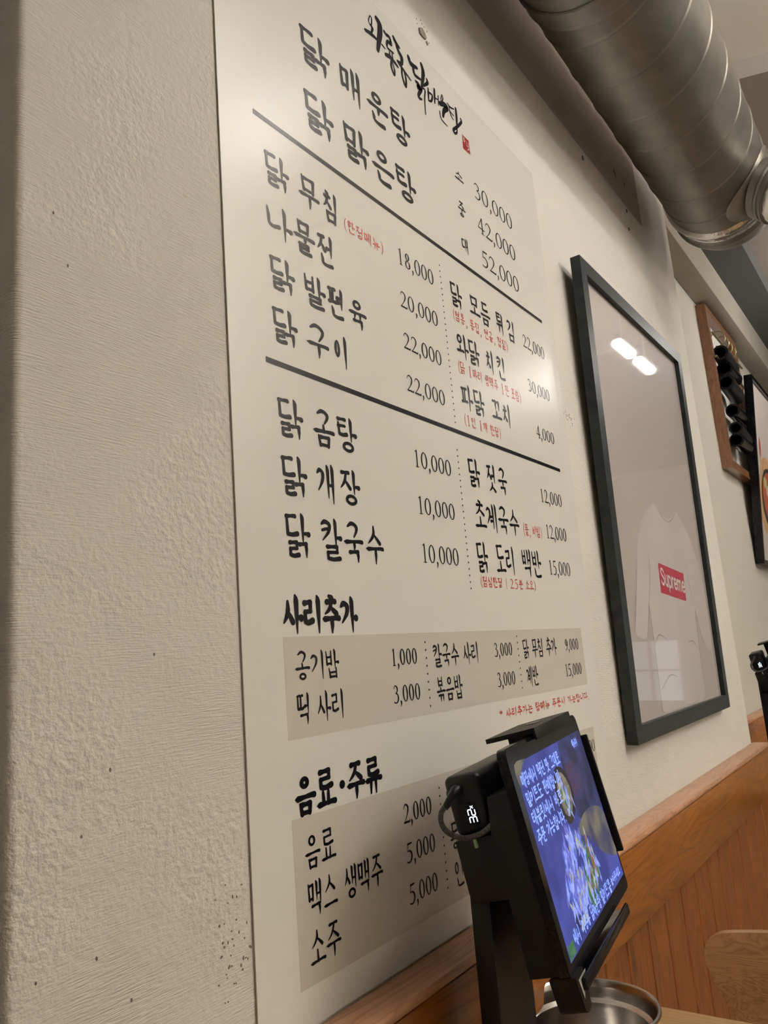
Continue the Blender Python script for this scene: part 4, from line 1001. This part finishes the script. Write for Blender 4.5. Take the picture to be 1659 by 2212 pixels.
        L1 = Letters(); z = .0590
        for s_, xa, xb in (('매장에서 먹던 맛 그대로', -.1060, .0200), ('밀키트도 판매합니다', -.1060, .0050), ('태블릿에서 바로', -.1060, -.0080), ('주문 가능합니다.', -.1060, -.0150)):
            L1.text(s_, xa, xb, z, z+.0125, .00155, plain=True, gap=.9); z -= .0168
        L1.text("메뉴추가", .0790, .1000, .0650, .0735, .0010, plain=True)
        L1.text("에서 '와룡동 닭매운탕 밀키트'를", -.0915, .0600, -.0815, -.0690, .00135, plain=True, gap=.9)
        L1.text("눌러주세요", .0640, .1080, -.0780, -.0700, .0010, plain=True, gap=.9)
        obj('screen_lettering', [TT @ Vector((x, -.00045+d, zz)) for x, d, zz in L1.v], L1.f, SCR['text'], lit)
    # --- power bank
    pb = thing('power_bank', bank_label, 'power bank', T @ Vector((-.05, .06, .027)), group='power banks')
    TB = Matrix.Translation(-pb.location) @ T
    part(MB().box(-.106, .030, .0405, .0785, .0270, .0830, bev=.007, T=TB, seg=4), 'bank_case', 'black_plastic', pb)
    dpl = obj('display_window', [TB @ Vector((-.1062, y, z)) for y, z in ((.0500, .034), (.0650, .034), (.0650, .0575), (.0500, .0575))], [(0, 1, 2, 3)], M['gloss_black'], pb)
    # seven-segment digits lying on their side: local u runs down (z), v runs toward the front
    L2 = Letters()
    def seg7(d, u0):
        a, b = .0052, .0036
        S = {'a': ((0, 2*b), (a, 2*b)), 'g': ((0, b), (a, b)), 'd': ((0, 0), (a, 0)), 'f': ((0, 2*b), (0, b)), 'b': ((a, 2*b), (a, b)), 'e': ((0, b), (0, 0)), 'c': ((a, b), (a, 0))}
        for k in {'3': 'abgcd', '5': 'afgcd'}[d]:
            (p, q), (r_, s_) = S[k]; mx, mz = (p+r_)/2, (q+s_)/2
            L2.stroke([(u0+mx+(p-mx)*.72, mz+(q-mz)*.72), (u0+mx+(r_-mx)*.72, mz+(s_-mz)*.72)], [.0009, .0009], 0)
    seg7('3', 0); seg7('5', .0068)
    for p in ([(.0130, .0035), (.0150, .0060)],): L2.stroke(p, [.0006, .0006], 0)
    L2.disc((.0132, .0058), .0005); L2.disc((.0148, .0038), .0005)
    obj('display_digits', [TB @ Vector((-.10635, .0600-x2, .0385+u)) for u, _, x2 in L2.v], L2.f, M['led'], dpl)
    part(MB().box(-.1150, -.1118, .0560, .0585, .0180, .0255, T=TB), 'green_label', 'green_led', pb)
    # --- cable: plug, relief, loop back into the bracket
    cb = thing('charging_cable', cable_label, 'cable', T @ Vector((-.11, .080, .03)), group='charging cables')
    TC = Matrix.Translation(-cb.location) @ T
    A = lambda *p: Vector(p)
    path = [A(-.112, .0655, .0690), A(-.119, .0715, .0620), A(-.125, .0775, .0560), A(-.126, .0800, .0470), A(-.1235, .0780, .0385), A(-.118, .0729, .0317), A(-.1135, .065, .0278), A(-.1115, .0498, .0291), A(-.1105, .0361, .0357), A(-.108, .0309, .0410)]
    cv = []
    for i in range(len(path)-1):
        p0, p1, p2, p3 = path[max(0, i-1)], path[i], path[i+1], path[min(len(path)-1, i+2)]
        for k in range(6):
            t = k/6; cv.append(.5*((2*p1)+(p2-p0)*t+(2*p0-5*p1+4*p2-p3)*t*t+(3*p1-p0-3*p2+p3)*t**3))
    cv.append(path[-1])
    part(MB().tube(cv, .0026, 10, T=TC), 'cable', 'braid', cb)
    part(MB().tube([A(-.104, .0640, .0710), A(-.111, .0650, .0700), A(-.117, .0690, .0645), A(-.122, .0745, .0585)], [.0050, .0050, .0040, .0030], 12, T=TC), 'plug', 'black_plastic', cb)
    if detail:
        tag(MB().prism([(-.1190, -.0975), (-.0960, -.0972), (-.1170, -.1130)], -.0045, -.0041, T=T).obj('paper_tag', M['paper'], None), 'small grey paper tag tucked under the bottom edge of the tablet', 'tag')
SCR = {'bg': backlit('screen_blue', (.030, .040, .23), (.055, .075, .36), 22), 'navy': backlit('screen_navy', (.010, .016, .055), (.030, .036, .14), 45),
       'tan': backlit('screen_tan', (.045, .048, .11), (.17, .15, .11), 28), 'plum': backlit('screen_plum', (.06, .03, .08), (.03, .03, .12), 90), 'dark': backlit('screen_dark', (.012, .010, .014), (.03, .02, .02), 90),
       'broth': backlit('screen_broth', (.14, .11, .09), (.22, .20, .16), 200), 'cream': backlit('screen_cream', (.32, .33, .30), (.46, .48, .42), 200), 'green': backlit('screen_green', (.03, .11, .05), (.07, .20, .09), 200),
       'pale': backlit('screen_pale', (.20, .28, .85), (.36, .44, .95), 200), 'violet': backlit('screen_violet', (.12, .14, .55), (.2, .2, .7), 200), 'blue2': backlit('screen_mid_blue', (.06, .09, .48), (.1, .15, .6), 200),
       'orange': backlit('screen_orange', (.22, .08, .04), (.3, .14, .07), 200), 'text': backlit('screen_text', (.34, .50, 1.5), (.38, .55, 1.6), 20)}
kiosk(0, 0, 0, 'black tablet with a lit blue screen on the near stand, in front of the menu', 'black metal tablet stand on the table in front of the menu',
      'black power bank with a lit percentage display behind the near tablet', 'black braided cable looping out of the near power bank', .750, True)
kiosk(1.95, .090, .047, 'black tablet on the far stand, mostly cut by the right picture edge', 'black metal tablet stand beyond the end of the menu wall',
      'black power bank behind the far tablet at the right picture edge', 'black cable looping out of the far power bank', .760, False)

# ------------------------------------------------------------------ lamps (out of the picture: tubes seen in the reflections, panels added as fill)
def tube_lamp(label, x0, x1, y, z, gap=.12):
    t = thing('ceiling_light', label, 'ceiling light', ((x0+x1)/2, y, z)); c = (x0+x1)/2; h = (x1-x0)/2
    MB().box(-h-.01, -gap/2+.005, -.010, .010, .024, .05, bev=.003).box(gap/2-.005, h+.01, -.010, .010, .024, .05, bev=.003).box(-gap/2, gap/2, -.004, .004, .040, .05).obj('housing', M['black_metal'], t, smooth=True)
    for a, b in ((-h, -gap/2), (gap/2, h)): MB().tube([(a, 0, .004), (b, 0, .004)], .022, 16).obj('tube', M['tube_light'], t, smooth=True)
    for sx in (-h*.7, h*.7): MB().tube([(sx, 0, .05), (sx, 0, ZC-z)], .004, 8).obj('hanger', M['lamp_body'], t)
tube_lamp('short twin tube light hanging above the table, nearest the menu', 0.92, 1.40, -.76, 2.60)
tube_lamp('short twin tube light hanging down the room, farther from the menu wall than its neighbour', 3.60, 3.90, -1.02, 2.60)
tube_lamp('short twin tube light hanging far down the room, mirrored in the poster glass', 3.56, 4.08, -.635, 2.60)
for i, (x, y) in enumerate(((1.75, -2.1), (3.0, -3.5))):  # unseen panels, added to fill the room with light
    t = thing('ceiling_light', ['square ceiling light panel across the room, level with the menu', 'square ceiling light panel across the room, level with the end of the menu wall'][i], 'ceiling light', (x, y, 2.62))
    MB().box(-.32, .32, -.32, .32, .01, .06, bev=.004).obj('housing', M['lamp_body'], t, smooth=True)
    MB().box(-.30, .30, -.30, .30, .058, .064).obj('upper_diffuser', M['uplight'], t)  # upward glow added to brighten the ceiling
    MB().box(-.30, .30, -.30, .30, 0, .012).obj('diffuser', M['panel_light'], t)
    for sx in (-.25, .25): MB().tube([(sx, 0, .06), (sx, 0, ZC-2.62)], .004, 8).obj('hanger', M['lamp_body'], t)
